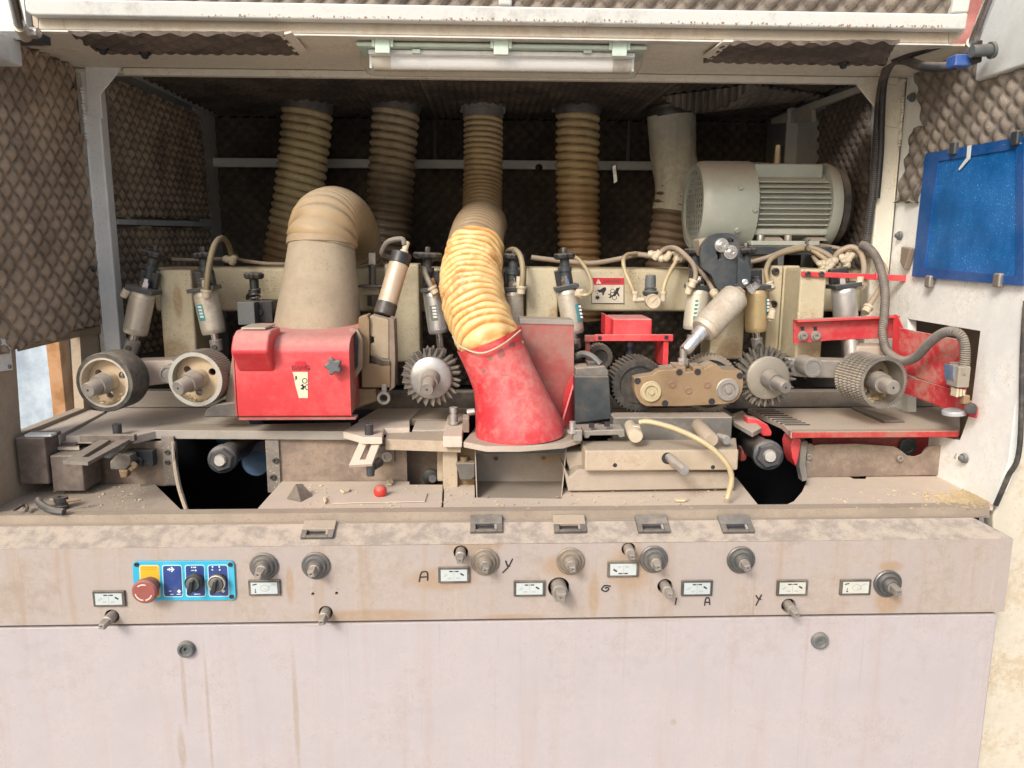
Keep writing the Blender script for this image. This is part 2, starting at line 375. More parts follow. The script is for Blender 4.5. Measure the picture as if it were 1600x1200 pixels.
# front pillars: web and front flange, weld bead
def pillar(u0, u1, uweld, mat):
    m = MB(); xa = P(u0, 300, YP).x; xb = P(u1, 300, YP).x
    m.box(xa, xb, YP, YP+.035, ZT-.1, ZC)
    o = m.build('pillar', mat, enc, .004, 3)
    xw = P(uweld, 300, YP-.004).x
    MB().tube([V((xw + random.uniform(-.001, .001), YP-.002, ZC-.04-i*.012)) for i in range(10)], lambda t, L, a: .0035+.0012*math.sin(L*900), 8, 4).build('weld_bead', mat, o)
    MB().tube([V((xw, YP-.001, ZC-.16)), V((xw, YP-.001, ZT))], .0022, 6).build('edge_bead', mat, o)
pillar(141, 167, 142, WHITE); pillar(1371, 1399, 1399, CREAM_L)
MB().box(XL+.0005, P(141, 300, YP).x, YP+.003, YP+.03, ZT-.1, ZC-.002).build('corner_strip', CREAM_L, enc, .002)
MB().box(P(1399, 300, YP).x, XR-.0005, YP+.003, YP+.03, ZT-.1, ZC-.002).build('corner_strip', CREAM_L, enc, .002)
for u in ((132, 191, 157, 160, 136), (1372, 1335, 1367, 1380, 1405)):
    vs = ((104, 105, 147, 186, 180) if u[0] < 800 else (128, 128, 168, 196, 200))
    MB().slab(list(zip(u, vs)), YP-.005, .005).build('gusset', WHITE if u[0] < 800 else CREAM_L, enc, .002)
# top beam: underside strip and hanging lip
MB().box(XL-.02, XR+.02, .245, YP+.02, ZC, ZC+.004).build('top_plate', CREAM_L, enc)
zl = P(800, 126, YP).z
MB().box(P(195, 110, YP).x, P(1400, 130, YP).x, YP-.012, YP-.002, zl, ZC-.0005).build('beam_lip', CREAM_L, enc, .003)
MB().box(XL+.001, XR-.001, YP-.002, YP+.036, zl+.006, ZC-.001).build('top_beam', CREAM_L, enc, .003)
MB().wslab([(62, 79), (175, 101), (160, 109), (30, 71)], XL+.0025, .035).build('side_rail', CREAM_L, enc, .002)
# roof, back and rear walls
YB = 1.40; zr = P(800, 176, 1.25).z
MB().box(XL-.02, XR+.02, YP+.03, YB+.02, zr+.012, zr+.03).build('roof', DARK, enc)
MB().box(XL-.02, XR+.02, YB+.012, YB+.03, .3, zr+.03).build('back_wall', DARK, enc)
MB().box(XL-.02, XL-.002, YP+.003, YB+.02, .3, zr+.03).build('rear_side_wall', M('rear_wall_paint', (.30, .30, .29), .5, dust=.3, over=.4), enc)
MB().box(XR+.002, XR+.02, YP+.003, YB+.02, .3, zr+.03).build('rear_side_wall', M('rear_wall_paint', (.30, .30, .29), .5, dust=.3, over=.4), enc)
# back corner posts, rails
def webpost(X, ua, ub, vz, uf, s):
    a = PX(ua, 300, X); b = PX(ub, 300, X)
    m = MB().box(min(X, X+s*.006), max(X, X+s*.006), a.y, b.y, .9, zr)
    m.box(min(X, X+s*.04), max(X, X+s*.04), b.y, b.y+.006, .9, zr)
    return m.build('back_post', M('shaded_white', (.70, .70, .67), .5, dust=.3, over=.2), enc)
webpost(XL, 309, 354, 0, 0, 1)
webpost(XR, 1281, 1243, 0, 0, -1)
MB().wslab([(200, 112), (365, 187), (365, 197), (200, 117)], XL, .012).build('top_rail', WHITE, enc)
MB().wslab([(1370, 124), (1268, 160), (1205, 186), (1205, 193), (1268, 190), (1268, 172), (1370, 132)], XR-.03, .012).build('top_rail', CREAM_L, enc)
MB().wslab([(174, 342), (324, 346), (324, 355), (174, 351)], XL, .015).build('cross_rail', M('blue_white', (.60, .64, .66), .5, dust=.4, over=.1), enc, .002)
MB().rbox(330, 250, 1242, 264, YB-.05, .02).build('back_rail', WHITE, enc, .002)
def strap(pts, r=.006):
    MB().tube(pts, r, 4, 1, smooth=False).build('ceiling_strap', M('strap_grey', (.20, .19, .17), .5, dust=.3), enc)
strap([PZ(657, 122, zr), PZ(681, 184, zr-.004), P(679, 184, YB-.03), P(679, 250, YB-.03)])
strap([PZ(1055, 128, zr), PZ(1003, 168, zr-.004), P(984, 184, YB-.03), P(981, 252, YB-.03)])

# egg crate foam sheets: real bumps, uneven cut edges, a skirt back to the wall
def foam(quad, nrm, sp, amp, mat, step=6, jag=.006, holes=(), name='foam_panel', parent=None, seed=0, warp=None):
    a, b, c, d = [V(q) for q in quad]; nrm = V(nrm)
    lu = ((b-a).length+(c-d).length)/2; lv = ((d-a).length+(c-b).length)/2
    nu = max(4, int(lu/sp*step)); nv = max(4, int(lv/sp*step)); vs = []; fs = []
    keep = {}
    rim = lambda k, s: jag*(noise.noise(V((k*.9/sp*.3, s*7.3+seed, 0)))*1.0 + .5*abs(math.sin(k*math.pi/sp)))
    for i in range(nu+1):
        for j in range(nv+1):
            s, t = i/nu, j/nv
            p = (a*(1-s)+b*s)*(1-t)+(d*(1-s)+c*s)*t
            A, B = s*lu, t*lv
            if i == 0: p += (b-a).normalized()*rim(B, 1)
            if i == nu: p -= (b-a).normalized()*rim(B, 2)
            if j == 0: p += (d-a).normalized()*rim(A, 3)
            if j == nv: p -= (d-a).normalized()*rim(A, 4)
            x = (A+B)/sp*math.pi*.7071; y = (A-B)/sp*math.pi*.7071
            h = abs(math.sin(x)*math.sin(y))**.9
            h = amp*(.1+1.0*h+.12*noise.noise(p*14+V((seed, 0, 0))))
            if warp: h += warp(s, t)
            keep[i, j] = len(vs); vs.append(p+nrm*(h+.004))
    for i in range(nu):
        for j in range(nv):
            q = vs[keep[i, j]]
            fs.append((keep[i, j], keep[i+1, j], keep[i+1, j+1], keep[i, j+1]))
    loop = [(i, 0) for i in range(nu)] + [(nu, j) for j in range(nv)] + [(i, nv) for i in range(nu, 0, -1)] + [(0, j) for j in range(nv, 0, -1)]
    o = len(vs); n = len(loop)
    for (i, j) in loop:
        q = vs[keep[i, j]]; s, t = i/nu, j/nv
        p0 = (a*(1-s)+b*s)*(1-t)+(d*(1-s)+c*s)*t
        vs.append(q - nrm*((q-p0).dot(nrm)-.0015))
    for k in range(n): fs.append((keep[loop[k]], o+k, o+(k+1) % n, keep[loop[(k+1) % n]]))
    m = MB(); m.v = vs; m.f = fs
    return m.build(name, mat, parent or enc, ang=80)
X1 = XL+.0015
def q4(fn, c, *pts): return [fn(u, v, c) for u, v in pts]
foam(q4(PX, X1, (-60, 40), (106, 97), (158, 503), (-60, 575)), (1, 0, 0), .032, .0095, FOAM, 8, .014, seed=1)
foam(q4(PX, X1, (162, 118), (307, 178), (324, 343), (175, 341)), (1, 0, 0), .029, .011, FOAM, 7, .008, seed=2)
foam(q4(PX, X1, (176, 353), (324, 356), (336, 520), (190, 560)), (1, 0, 0), .029, .011, FOAM, 7, .008, seed=3)
X2 = XR-.0015
foam(q4(PX, X2, (1432, 108), (1660, 40), (1660, 218), (1452, 244)), (-1, 0, 0), .032, .007, FOAM_G, 8, .006, seed=4)
foam(q4(PX, X2, (1430, 200), (1458, 190), (1440, 318), (1405, 318)), (-1, 0, 0), .034, .009, FOAM_G, 7, .012, seed=5)
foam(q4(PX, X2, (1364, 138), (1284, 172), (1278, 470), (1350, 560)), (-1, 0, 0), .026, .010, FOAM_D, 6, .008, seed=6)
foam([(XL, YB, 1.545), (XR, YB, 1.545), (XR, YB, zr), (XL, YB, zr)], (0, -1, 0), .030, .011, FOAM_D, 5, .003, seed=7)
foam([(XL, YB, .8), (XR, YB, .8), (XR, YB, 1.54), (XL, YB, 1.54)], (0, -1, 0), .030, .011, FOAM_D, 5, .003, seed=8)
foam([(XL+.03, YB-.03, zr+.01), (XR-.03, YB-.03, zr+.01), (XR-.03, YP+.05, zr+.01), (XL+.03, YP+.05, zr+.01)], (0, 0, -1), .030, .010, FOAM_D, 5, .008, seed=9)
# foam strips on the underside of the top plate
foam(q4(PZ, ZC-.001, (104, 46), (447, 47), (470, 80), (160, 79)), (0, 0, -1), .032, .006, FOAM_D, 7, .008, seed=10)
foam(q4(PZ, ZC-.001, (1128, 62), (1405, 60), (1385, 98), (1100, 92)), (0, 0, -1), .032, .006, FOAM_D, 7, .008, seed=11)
# torn foam flap drooping from the roof
foam(q4(PZ, zr-.004, (1035, 150), (1180, 128), (1300, 150), (1075, 172)), (0, 0, -1), .026, .005, FOAM_G, 6, .016, seed=12, warp=lambda s, t: .05*math.sin(math.pi*s)*(1-t)).name = 'foam_flap'
MB().plate([(455, 48), (480, 78), (462, 82), (437, 52)], ZC-.0045, .004).build('stiffener', CREAM_L, enc, .001)
MB().plate([(1112, 90), (1098, 86), (1130, 62), (1146, 62)], ZC-.0045, .004).build('stiffener', CREAM_L, enc, .001)
# black push fasteners holding the foam
def fast(p, ax, r=.011, mat=BLACK):
    MB().lathe(p, ax, [(0, r), (.003, r), (.006, r*.9), (.007, r*.62), (.011, r*.55), (.013, r*.3)], 18).build('foam_fastener', mat, enc)
for u, v in ((106, 133), (138, 423)): fast(PX(u, v, XL+.003), (1, 0, 0), .011)
for u, v in ((160, 74), (226, 81), (1318, 97)): fast(PZ(u, v, ZC-.006), (0, 0, -1), .011)
for u, v in ((1427, 152), (1407, 368), (1508, 716)): fast(PX(u, v, XR-.003), (-1, 0, 0), .010, GREYP)
fast(P(842, 262, YB-.051), NY, .012)
MB().obox(P(960, 272, YB-.07), V((.008, 0, 0.004)), V((0, .012, 0)), V((-.004, 0, .030))).build('spring_clip', CHROME, enc, .004)
for u, v in ((231, 111), (330, 165), (1320, 131), (1262, 150), (1218, 172)): 
    MB().obox(PX(u, v, XL+.02 if u < 800 else XR-.035), V((.006, 0, 0)), V((0, .012, 0)), V((0, 0, .009))).build('foam_clip', BLACK, enc, .003)
# flap strip over the left window, small tag plate, sill
MB().wslab([(26, 536), (160, 508), (160, 520), (123, 526), (27, 549)], XL+.003, .003).build('flap_strip', M('brown_flap', (.33, .24, .14), .8, dust=.4, over=.3), enc)
o = MB().wslab([(-30, 520), (12, 523), (17, 578), (-30, 584)], XL+.004, .004).build('tag_plate', WHITE, enc, .001)
for u, v in ((9, 528), (14, 573)): bolt(enc, PX(u, v, XL+.008), (1, 0, 0), .004, .003, STEEL_B, name='screw')
# translucent blue window on the right wall with its rubber border and turn clips
bl = M('blue_acrylic', (.004, .115, .36), .22, dust=0, over=.03, speck=.7, speccol=(.18, .42, .62), vary=.25, bump=.02, grime=0)
wn = MB().wslab([(1448, 240), (1602, 213), (1602, 447), (1427, 432)], XR-.004, -.004).build('blue_window', bl, enc, .001)
fr = [(1448, 240), (1602, 213), (1602, 447), (1427, 432)]; fi = [(1468, 252), (1590, 232), (1590, 432), (1446, 418)]
m = MB()
for i in range(4): m.wslab([fr[i], fr[(i+1) % 4], fi[(i+1) % 4], fi[i]], XR-.0082, -.003)
m.build('window_border', M('deep_blue', (.004, .075, .27), .3, dust=.1, over=.08, speck=.4, speccol=(.1, .3, .5), grime=.05), wn)
for u, v in ((1452, 440), (1560, 438), (1491, 232), (1588, 216)):
    c = PX(u, v, XR-.012); MB().obox(c, V((.006, 0, 0)), V((0, .010, 0)), V((0, 0, .013))).build('turn_clip', STEEL_B if v > 300 else CHAR, wn, .004)
MB().wslab([(1512, 228), (1518, 227), (1516, 248), (1500, 266), (1498, 264), (1511, 246)], XR-.011, -.001).build('tape_scrap', LABELW, wn)
MB().wslab([(1417, 385), (1432, 388), (1428, 402), (1422, 422), (1415, 410)], XR-.003, -.014).build('latch', M('latch_brown', (.22, .17, .13), .6, dust=.5), enc, .003)
# black door seal along the front edge of the right wall
MB().tube([PX(u, v, XR-.004) for u, v in ((1603, 470), (1598, 545), (1593, 700), (1575, 745), (1556, 789))], .0045, 8, 6).build('door_seal', RUBBER, enc)
MB().slab([(1608, 380), (1601, 545), (1596, 702), (1558, 792), (1552, 806), (1552, 830), (1545, 970), (1525, 1230), (1520, 1400), (1750, 1400), (1750, 380)], .074, .03).build('side_column', M('cream_column', (.60, .555, .45), .5, dust=.4, over=.3, speck=.3, rust=.5, rustcol=(.55, .40, .2), grime=.15), enc, .004)
MB().box(1.07, 1.08, .10, .60, .80, 1.25).build('wing_panel', M('brown_wing', (.24, .16, .09), .7, dust=.5, over=.4), enc)
MB().slab([(1492, 715), (1500, 700), (1541, 764), (1536, 766)], .2, .004).build('corner_brace', BEIGE, enc)
# upper side boxes of the cabinet wings
MB().box(XR-.022, 1.3, -.2, .236, P(1513, 127, .236).z, 2.0).build('wing_box', M('bright_white', (.60, .62, .60), .5, dust=.3, over=.08, speck=.2), enc, .004)
c = P(37, 105, .22)
MB().box(-1.3, c.x, -.2, .22, c.z, P(37, 62, .22).z).build('wing_box', M('bright_white', (.60, .62, .60)), enc, .004)
MB().box(-1.3, P(60, 60, .2).x, .2, .24, P(37, 62, .2).z, P(37, 49, .2).z).build('wing_gap', CHAR, enc)
MB().box(-1.3, P(40, 30, .232).x, .232, .25, P(37, 49, .2).z, 2.0).build('wing_box', M('bright_white', (.60, .62, .60)), enc)

# ================================================================== raised lid
YL = .238
lid = thing('hood_lid', 'raised white hood lid with rust spotted lower edge above the lamp', 'machine lid', (0, YL, ZC))
RUSTW = M('rust_spotted_white', (.66, .68, .65), .45, dust=.3, over=.08, speck=.15, vary=.04)
LIP = M('dusty_lip', (.50, .44, .35), .6, dust=.5, over=.5, speck=.5, streak=.4, rust=.4, rustcol=(.55, .38, .22))
a0, a1 = P(42, 20, YL).x, P(1509, 40, YL).x
def tl(u0, v0, u1, v1, Y): return P(u0, v0, Y), P(u1, v1, Y)
MB().slab([(60, 25), (1483, 50), (1483, 68), (60, 46)], YL, .012).build('lid_lip', LIP, lid, .002)
MB().slab([(50, 24), (60, 25), (60, 46), (52, 40)], YL+.001, .012).build('lid_lip_end', LIP, lid, .001)
MB().slab([(1483, 50), (1509, 47), (1496, 62), (1483, 68)], YL+.001, .012).build('lid_lip_end', LIP, lid, .001)
MB().slab([(60, 46.3), (1483, 68.3), (1488, 71), (60, 49)], YL-.001, .03).build('lid_edge_strip', M('edge_pale', (.62, .61, .55), .4, dust=.2), lid)
# frame bars lean a little towards the viewer
LE = .30
def lidp(u, v, off=0.0):
    p = P(u, v, YL-.02); h = p.z-P(u, 25+25*u/1500, YL-.02).z
    return V((p.x, p.y-h*LE-off, p.z))
def lidbar(poly, off=.0, t=.02, name='lid_frame', mat=RUSTW):
    pts = [lidp(u, v, off) for u, v in poly]
    return MB().prism(pts, (0, t, 0)).build(name, mat, lid, .004, 3)
lidbar([(41, 18), (50, 24), (1509, 47), (1509, 22), (1483, 23), (41, -1)])
lidbar([(41, -1), (195, 1), (195, -160), (41, -160)])
lidbar([(1483, 23), (1509, 22), (1513, -160), (1486, -160)])
lidbar([(779, 10.5), (800, 11), (801, -160), (780, -160)])
fq = [lidp(u, v, -.022) for u, v in ((150, 14), (1500, 38), (1500, -160), (150, -160))]
nrm = (fq[1]-fq[0]).cross(fq[3]-fq[0]).normalized()
if nrm.y > 0: nrm = -nrm
foam(fq, nrm, .026, .010, FOAM_G, 6, .002, seed=13, parent=lid)
MB().prism([p-nrm*.003 for p in fq], -nrm*.02).build('lid_skin', WHITE, lid)
# rust pits along the lower edge of the frame, a stain with real little craters
m = MB(); rnd = random.Random(5)
for i in range(240):
    u = 300+1180*rnd.random()**.75; 
    p = lidp(u, 22+24.5*u/1500-1-rnd.random()*4.5); r = .0007+.0014*rnd.random()**2
    m.lathe(p, NY, [(-.001, r), (.0004, r), (.0007, r*.6)], 8)
m.build('rust_pits', M('rust_pit', (.32, .17, .09), .8, dust=.2, over=.2), lid)['kind'] = 'stuff'
# gas struts
def strut(pts, label, rod, end):
    s = thing('gas_strut', label, 'gas strut', end, 'gas struts at the ends of the lid')
    a, b, c = pts
    MB().cyl(a, b, .009, None, 16).build('tube', rod, s)
    MB().cyl(b, c, .0115, .010, 16).build('end_fitting', M('brass_nickel', (.60, .54, .42), .3, metal=.8, dust=.4, over=.3), s)
    bolt(s, c+V((0, -.008, .004)), (1, -.2, 0), .009, .03, CHROME, False, 'pivot_pin')
    return s
s = strut((P(8, -60, .02), P(31, 40, .16), P(41, 58, .19)), 'silver gas strut at the upper left corner of the lid', CHROME, P(41, 58, .19))
s = strut((P(1576, -80, .0), P(1521, 66, .16), P(1512, 84, .19)), 'silver gas strut at the upper right corner beside the blue switch', CHROME, P(1512, 84, .19))
# lid switch at the upper right
s = thing('safety_switch', 'blue and grey lid switch on the white box at the upper right', 'switch', P(1505, 92, .18))
MB().rbox(1493, 84, 1520, 103, .17, .03).build('switch_body', M('switch_blue', (.03, .10, .36), .4, dust=.4, over=.2), s, .003)
MB().rbox(1518, 88, 1535, 97, .165, .028).build('switch_cap', BLACK, s, .002)
MB().cyl(P(1518, 80, .15), P(1550, 78, .15), .0105, None, 18).build('roller_arm', GREYP, s)
MB().cyl(P(1547, 79, .15), P(1552, 78, .15), .0145, None, 18).build('roller', GREYP, s)
MB().rbox(1523, 62, 1536, 71, .155, .02).build('bracket', CHAR, s, .002)
# ================================================================== tube light under the top plate
YT = .262
lamp = thing('tube_light', 'long clear covered tube light with pale green clips under the top plate', 'lamp', P(783, 85, YT))
GRN = M('pale_green_plastic', (.52, .63, .54), .45, dust=.35, over=.15)
xa, xb = P(557, 85, YT).x, P(1011, 85, YT).x
zt_, zg, zb_ = P(783, 57, YT).z, P(783, 74, YT).z, P(783, 112, YT).z
zt_ = min(zt_, ZC-.001)
MB().box(xa+.004, xb-.004, YT, YT+.09, zg, zt_).build('lamp_base', GRN, lamp, .004, 3)
MB().box(xa, xb, YT-.004, YT+.094, zg-.002, zg+.006).build('rim', GRN, lamp, .003)
glass = bpy.data.materials.new('clear_cover'); glass.use_nodes = True; b_ = glass.node_tree.nodes['Principled BSDF']
b_.inputs['Base Color'].default_value = (.93, .95, .93, 1); b_.inputs['Transmission Weight'].default_value = 1; b_.inputs['Roughness'].default_value = .12; b_.inputs['IOR'].default_value = 1.03
b_.inputs['Alpha'].default_value = .35
n = 14; m = MB(); vs = []
def tp(x, k, sc): a = math.pi*k/n; return V((x, YT+.045-.044*sc*math.cos(a), zg-.001-(zg-zb_)*sc*math.sin(a)**.8))
xs = [(xa+.003, .55), (xa+.012, .9), (xa+.03, 1), (xb-.03, 1), (xb-.012, .9), (xb-.003, .55)]
for x, s_ in xs:
    vs += [tp(x, k, s_) for k in range(n+1)]
m.add(vs, [(i*(n+1)+k, i*(n+1)+k+1, (i+1)*(n+1)+k+1, (i+1)*(n+1)+k) for i in range(len(xs)-1) for k in range(n)] + [tuple(range(n+1)), tuple(range((len(xs)-1)*(n+1)+n, (len(xs)-1)*(n+1)-1, -1))])
m.build('clear_cover', glass, lamp)
MB().box(xa+.02, xb-.02, YT+.012, YT+.078, zg-.012, zg-.003).build('reflector', M('reflector_white', (.74, .74, .72), .4, dust=.1, over=.05), lamp, .002)
tz = P(783, 96, YT+.02).z; ty = YT+.038
tu = MB().cyl((xa+.055, ty, tz), (xb-.055, ty, tz), .0125, None, 24).build('lamp_tube', M('tube_white', (.86, .86, .84), .25, dust=0, over=.03, vary=.02, grime=0), lamp)
tb_ = MATS['tube_white'].node_tree.nodes['Principled BSDF']; tb_.inputs['Emission Color'].default_value = (1, .98, .93, 1); tb_.inputs['Emission Strength'].default_value = .06   # the tube is faintly lit
for x in (xa+.022, xb-.060):
    MB().cyl((x, ty, tz), (x+.038, ty, tz), .0132, None, 24).build('tube_cap', M('cap_pale', (.70, .66, .58), .4, dust=.1, over=.1), lamp)
for x in (xa+.020, xb-.024): MB().box(x, x+.005, ty-.013, ty+.013, tz-.014, zg-.01).build('tube_holder', LABELW, lamp, .001)
for u in (598, 783, 968):
    c = P(u, 70, YT-.006)
    MB().box(c.x-.014, c.x+.014, YT-.012, YT-.0045, zg-.016, zg+.020).build('cover_clip', GRN, lamp, .002)
    for s_ in (-1, 1): MB().box(c.x+s_*.017-.003, c.x+s_*.017+.003, YT-.010, YT-.004, zg-.004, zg+.018).build('clip_lug', GRN, lamp, .001)
for u in (650, 918): MB().rbox(u-6, 76, u+7, 83, YT+.002, .01).build('retainer', GRN, lamp, .001)
# ================================================================== dust extraction hoses
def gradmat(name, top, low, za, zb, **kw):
    """hose plastic: pale at the ceiling end with light painted in, brown dust further down"""
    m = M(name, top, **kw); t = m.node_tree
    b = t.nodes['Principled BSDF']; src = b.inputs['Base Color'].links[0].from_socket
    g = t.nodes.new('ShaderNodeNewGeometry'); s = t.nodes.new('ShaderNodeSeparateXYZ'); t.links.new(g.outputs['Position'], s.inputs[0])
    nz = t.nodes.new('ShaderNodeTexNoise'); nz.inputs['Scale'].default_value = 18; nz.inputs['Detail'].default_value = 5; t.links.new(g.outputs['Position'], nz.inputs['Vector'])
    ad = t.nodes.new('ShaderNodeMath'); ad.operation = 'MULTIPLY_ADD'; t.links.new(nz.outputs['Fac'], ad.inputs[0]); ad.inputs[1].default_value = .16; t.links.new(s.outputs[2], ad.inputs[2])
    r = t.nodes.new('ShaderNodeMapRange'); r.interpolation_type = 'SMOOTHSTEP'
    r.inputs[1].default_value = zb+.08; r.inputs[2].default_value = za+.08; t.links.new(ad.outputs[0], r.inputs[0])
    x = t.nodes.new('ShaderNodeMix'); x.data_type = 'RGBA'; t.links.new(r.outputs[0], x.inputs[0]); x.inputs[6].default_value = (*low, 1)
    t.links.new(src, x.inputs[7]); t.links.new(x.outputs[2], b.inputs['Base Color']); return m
def ribbed(path, r, pitch, amp, n=40, per=10, sharp=1.0, wob=0.0, sub=6):
    """corrugated hose with a helical rib"""
    pts = cr([V(p) for p in path], 24); L = [0]
    for i in range(1, len(pts)): L.append(L[-1]+(pts[i]-pts[i-1]).length)
    N = int(L[-1]/pitch*sub); out = []; k = 0
    for i in range(N+1):
        s = L[-1]*i/N
        while k < len(L)-2 and L[k+1] < s: k += 1
        f = (s-L[k])/max(1e-9, L[k+1]-L[k]); out.append(pts[k].lerp(pts[k+1], f))
    def rad(t, s, a):
        rr = r(t) if callable(r) else r
        q = abs(math.sin(math.pi*(s/pitch + a/(2*math.pi))))
        e = rr - amp + amp*2*(q**sharp)*.9
        if wob: e += wob*noise.noise(V((math.cos(a)*2, math.sin(a)*2, s*30)))
        return e
    return MB().tube(out, rad, n, smooth=False)
ZR = zr
H_CREAM = gradmat('cream_hose', (.92, .74, .41), (.30, .19, .095), 1.52, 1.22, cav=((.16, .10, .05), .8, .44, .51), rough=.45, dust=.35, over=.3, vary=.15, dustcol=(.33, .24, .15))  # top colours raised to stand for light near the roof
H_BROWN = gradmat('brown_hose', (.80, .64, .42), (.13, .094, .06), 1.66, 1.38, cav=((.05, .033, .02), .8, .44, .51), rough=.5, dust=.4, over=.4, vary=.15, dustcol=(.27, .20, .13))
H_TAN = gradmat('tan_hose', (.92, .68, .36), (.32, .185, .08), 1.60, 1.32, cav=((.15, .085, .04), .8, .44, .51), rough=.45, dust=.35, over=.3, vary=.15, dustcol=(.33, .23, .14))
COLL = M('torn_grey_tape', (.16, .15, .145), .7, dust=.3, over=.3, vary=.4)
def rear_hose(pix, Y, wpx, pitch, amp, mat, label, grp='rear dust hoses hanging from the roof', collar=True, wob=.0015):
    pts = [P(u, v, Y) for u, v in pix]; r = px(wpx/2, pts[0])
    h = thing('dust_hose', label, 'hose', pts[-1], grp)
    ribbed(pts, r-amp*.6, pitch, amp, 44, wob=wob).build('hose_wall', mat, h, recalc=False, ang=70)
    if collar:
        m = MB(); a = pts[0]; rnd = random.Random(len(label))
        m.lathe(a+V((0, 0, .028)), (pts[1]-a), [(0, r*.98), (.006, r*1.06), (.02, r*1.05), (.034, r*1.0)], 40)
        for k in range(26):
            q = 2*math.pi*k/26 + rnd.random()*.2; rr = r*(1.03+.06*rnd.random())
            c = a+V((rr*math.cos(q), rr*math.sin(q), .022+.02*rnd.random()))
            e = .008+.012*rnd.random()
            m.obox(c, V((math.sin(q), -math.cos(q), rnd.uniform(-.4, .4)))*e, V((math.cos(q), math.sin(q), 0))*.004, V((0, 0, .8))*e*rnd.uniform(.5, 1.1))
        m.build('hose_collar', COLL, h)
    return h
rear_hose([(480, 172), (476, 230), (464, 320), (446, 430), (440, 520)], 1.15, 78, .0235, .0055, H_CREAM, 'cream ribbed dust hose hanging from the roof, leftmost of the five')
rear_hose([(619, 172), (614, 240), (609, 320), (606, 400), (604, 500)], 1.15, 74, .0235, .0055, H_BROWN, 'brown dust coated hose hanging second from the left')
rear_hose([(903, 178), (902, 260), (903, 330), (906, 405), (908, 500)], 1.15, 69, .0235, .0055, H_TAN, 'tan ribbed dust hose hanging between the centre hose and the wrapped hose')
# the wrapped hose by the motor
pts = [P(u, v, 1.12) for u, v in ((1048, 180), (1052, 240), (1058, 290), (1052, 330), (1044, 390), (1038, 450))]
h = thing('dust_hose', 'dust hose wrapped in cream tape above its brown ribs, beside the motor', 'hose', pts[-1], 'rear dust hoses hanging from the roof')
r0 = px(37, pts[0])
m = MB().tube(pts[:4], lambda t, s, a: r0*(1-.10*t) + .003*noise.noise(V((math.cos(a)*3, math.sin(a)*3, s*22))) + .0012*noise.noise(V((math.cos(a)*9, math.sin(a)*9, s*60+a*2))), 44, 16)
m.build('tape_wrap', M('cream_tape', (.84, .80, .64), .5, dust=.3, over=.45, vary=.2, dustcol=(.36, .30, .20), bump=.3, streak=.3), h, recalc=False, ang=70)
ribbed(pts[2:], r0*.86, .0235, .005, 40).build('hose_wall', M('hose_low_brown', (.20, .13, .07), .5, dust=.3, over=.3), h, recalc=False, ang=70)
m = MB().lathe(pts[0]+V((0, 0, .03)), pts[1]-pts[0], [(0, r0), (.008, r0*1.08), (.018, r0*1.05), (.024, r0*1.07), (.036, r0*1.03)], 40); m.build('hose_collar', M('dark_clamp', (.10, .095, .08), .4, metal=.4, dust=.3), h)
# centre hose: straight fine ribs, brown elbow, then the slack orange length down into the red chute
cp = [P(u, v, Y) for u, v, Y in ((755, 175, 1.15), (755, 240, 1.14), (754, 300, 1.12), (753, 345, 1.06), (752, 395, .98))]
h = thing('dust_hose', 'centre dust hose bending forward, orange and slack where it enters the red chute', 'hose', cp[-1], 'front dust hoses')
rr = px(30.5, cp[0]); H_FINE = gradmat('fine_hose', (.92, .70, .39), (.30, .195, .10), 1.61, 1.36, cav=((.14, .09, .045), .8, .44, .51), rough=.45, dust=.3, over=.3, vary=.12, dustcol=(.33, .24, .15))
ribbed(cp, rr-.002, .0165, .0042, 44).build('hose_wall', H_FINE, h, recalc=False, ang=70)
m = MB(); rnd = random.Random(3)
m.lathe(cp[0]+V((0, 0, .03)), (0, 0, -1), [(0, rr), (.01, rr*1.05), (.045, rr*1.03)], 36)
for k in range(34):
    q = 2*math.pi*k/34; e = .007+.01*rnd.random(); c = cp[0]+V((rr*1.05*math.cos(q), rr*1.05*math.sin(q), .012+.02*rnd.random()))
    m.obox(c, V((math.sin(q), -math.cos(q), rnd.uniform(-.5, .5)))*e, V((math.cos(q), math.sin(q), 0))*.005, V((rnd.uniform(-.3, .3), 0, .9))*e)
m.build('hose_collar', M('torn_pale_tape', (.30, .29, .28), .7, dust=.3, over=.3, vary=.3), h)
ep = [P(u, v, Y) for u, v, Y in ((757, 352, .92), (752, 352, .78), (747, 362, .64), (742, 385, .54), (740, 405, .50))]
ra, rb_ = px(36, ep[1]), px(42, ep[-1])
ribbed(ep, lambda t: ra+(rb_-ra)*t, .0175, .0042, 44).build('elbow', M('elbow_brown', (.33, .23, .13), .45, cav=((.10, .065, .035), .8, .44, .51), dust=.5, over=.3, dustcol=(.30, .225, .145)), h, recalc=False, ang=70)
op = [P(u, v, Y) for u, v, Y in ((744, 388, .505), (736, 425, .44), (739, 465, .37), (751, 502, .305), (768, 540, .245), (779, 562, .235))]
ORANGE = M('orange_hose', (.82, .54, .23), .34, dust=.2, over=.14, vary=.25, grime=.3, rust=.95, rustcol=(.60, .26, .045), dustcol=(.72, .58, .42), bump=.2, cav=((.52, .225, .035), .95, .455, .535))
rs_ = [px(41, op[0]), px(45, op[1]), px(47, op[2]), px(47, op[3]), px(46, op[4]), px(43, op[5])]
def orad(t):
    q = t*5; i = min(4, int(q)); return rs_[i]+(rs_[i+1]-rs_[i])*(q-i)
pts2 = cr(op, 24); L_ = sum((pts2[i+1]-pts2[i]).length for i in range(len(pts2)-1))
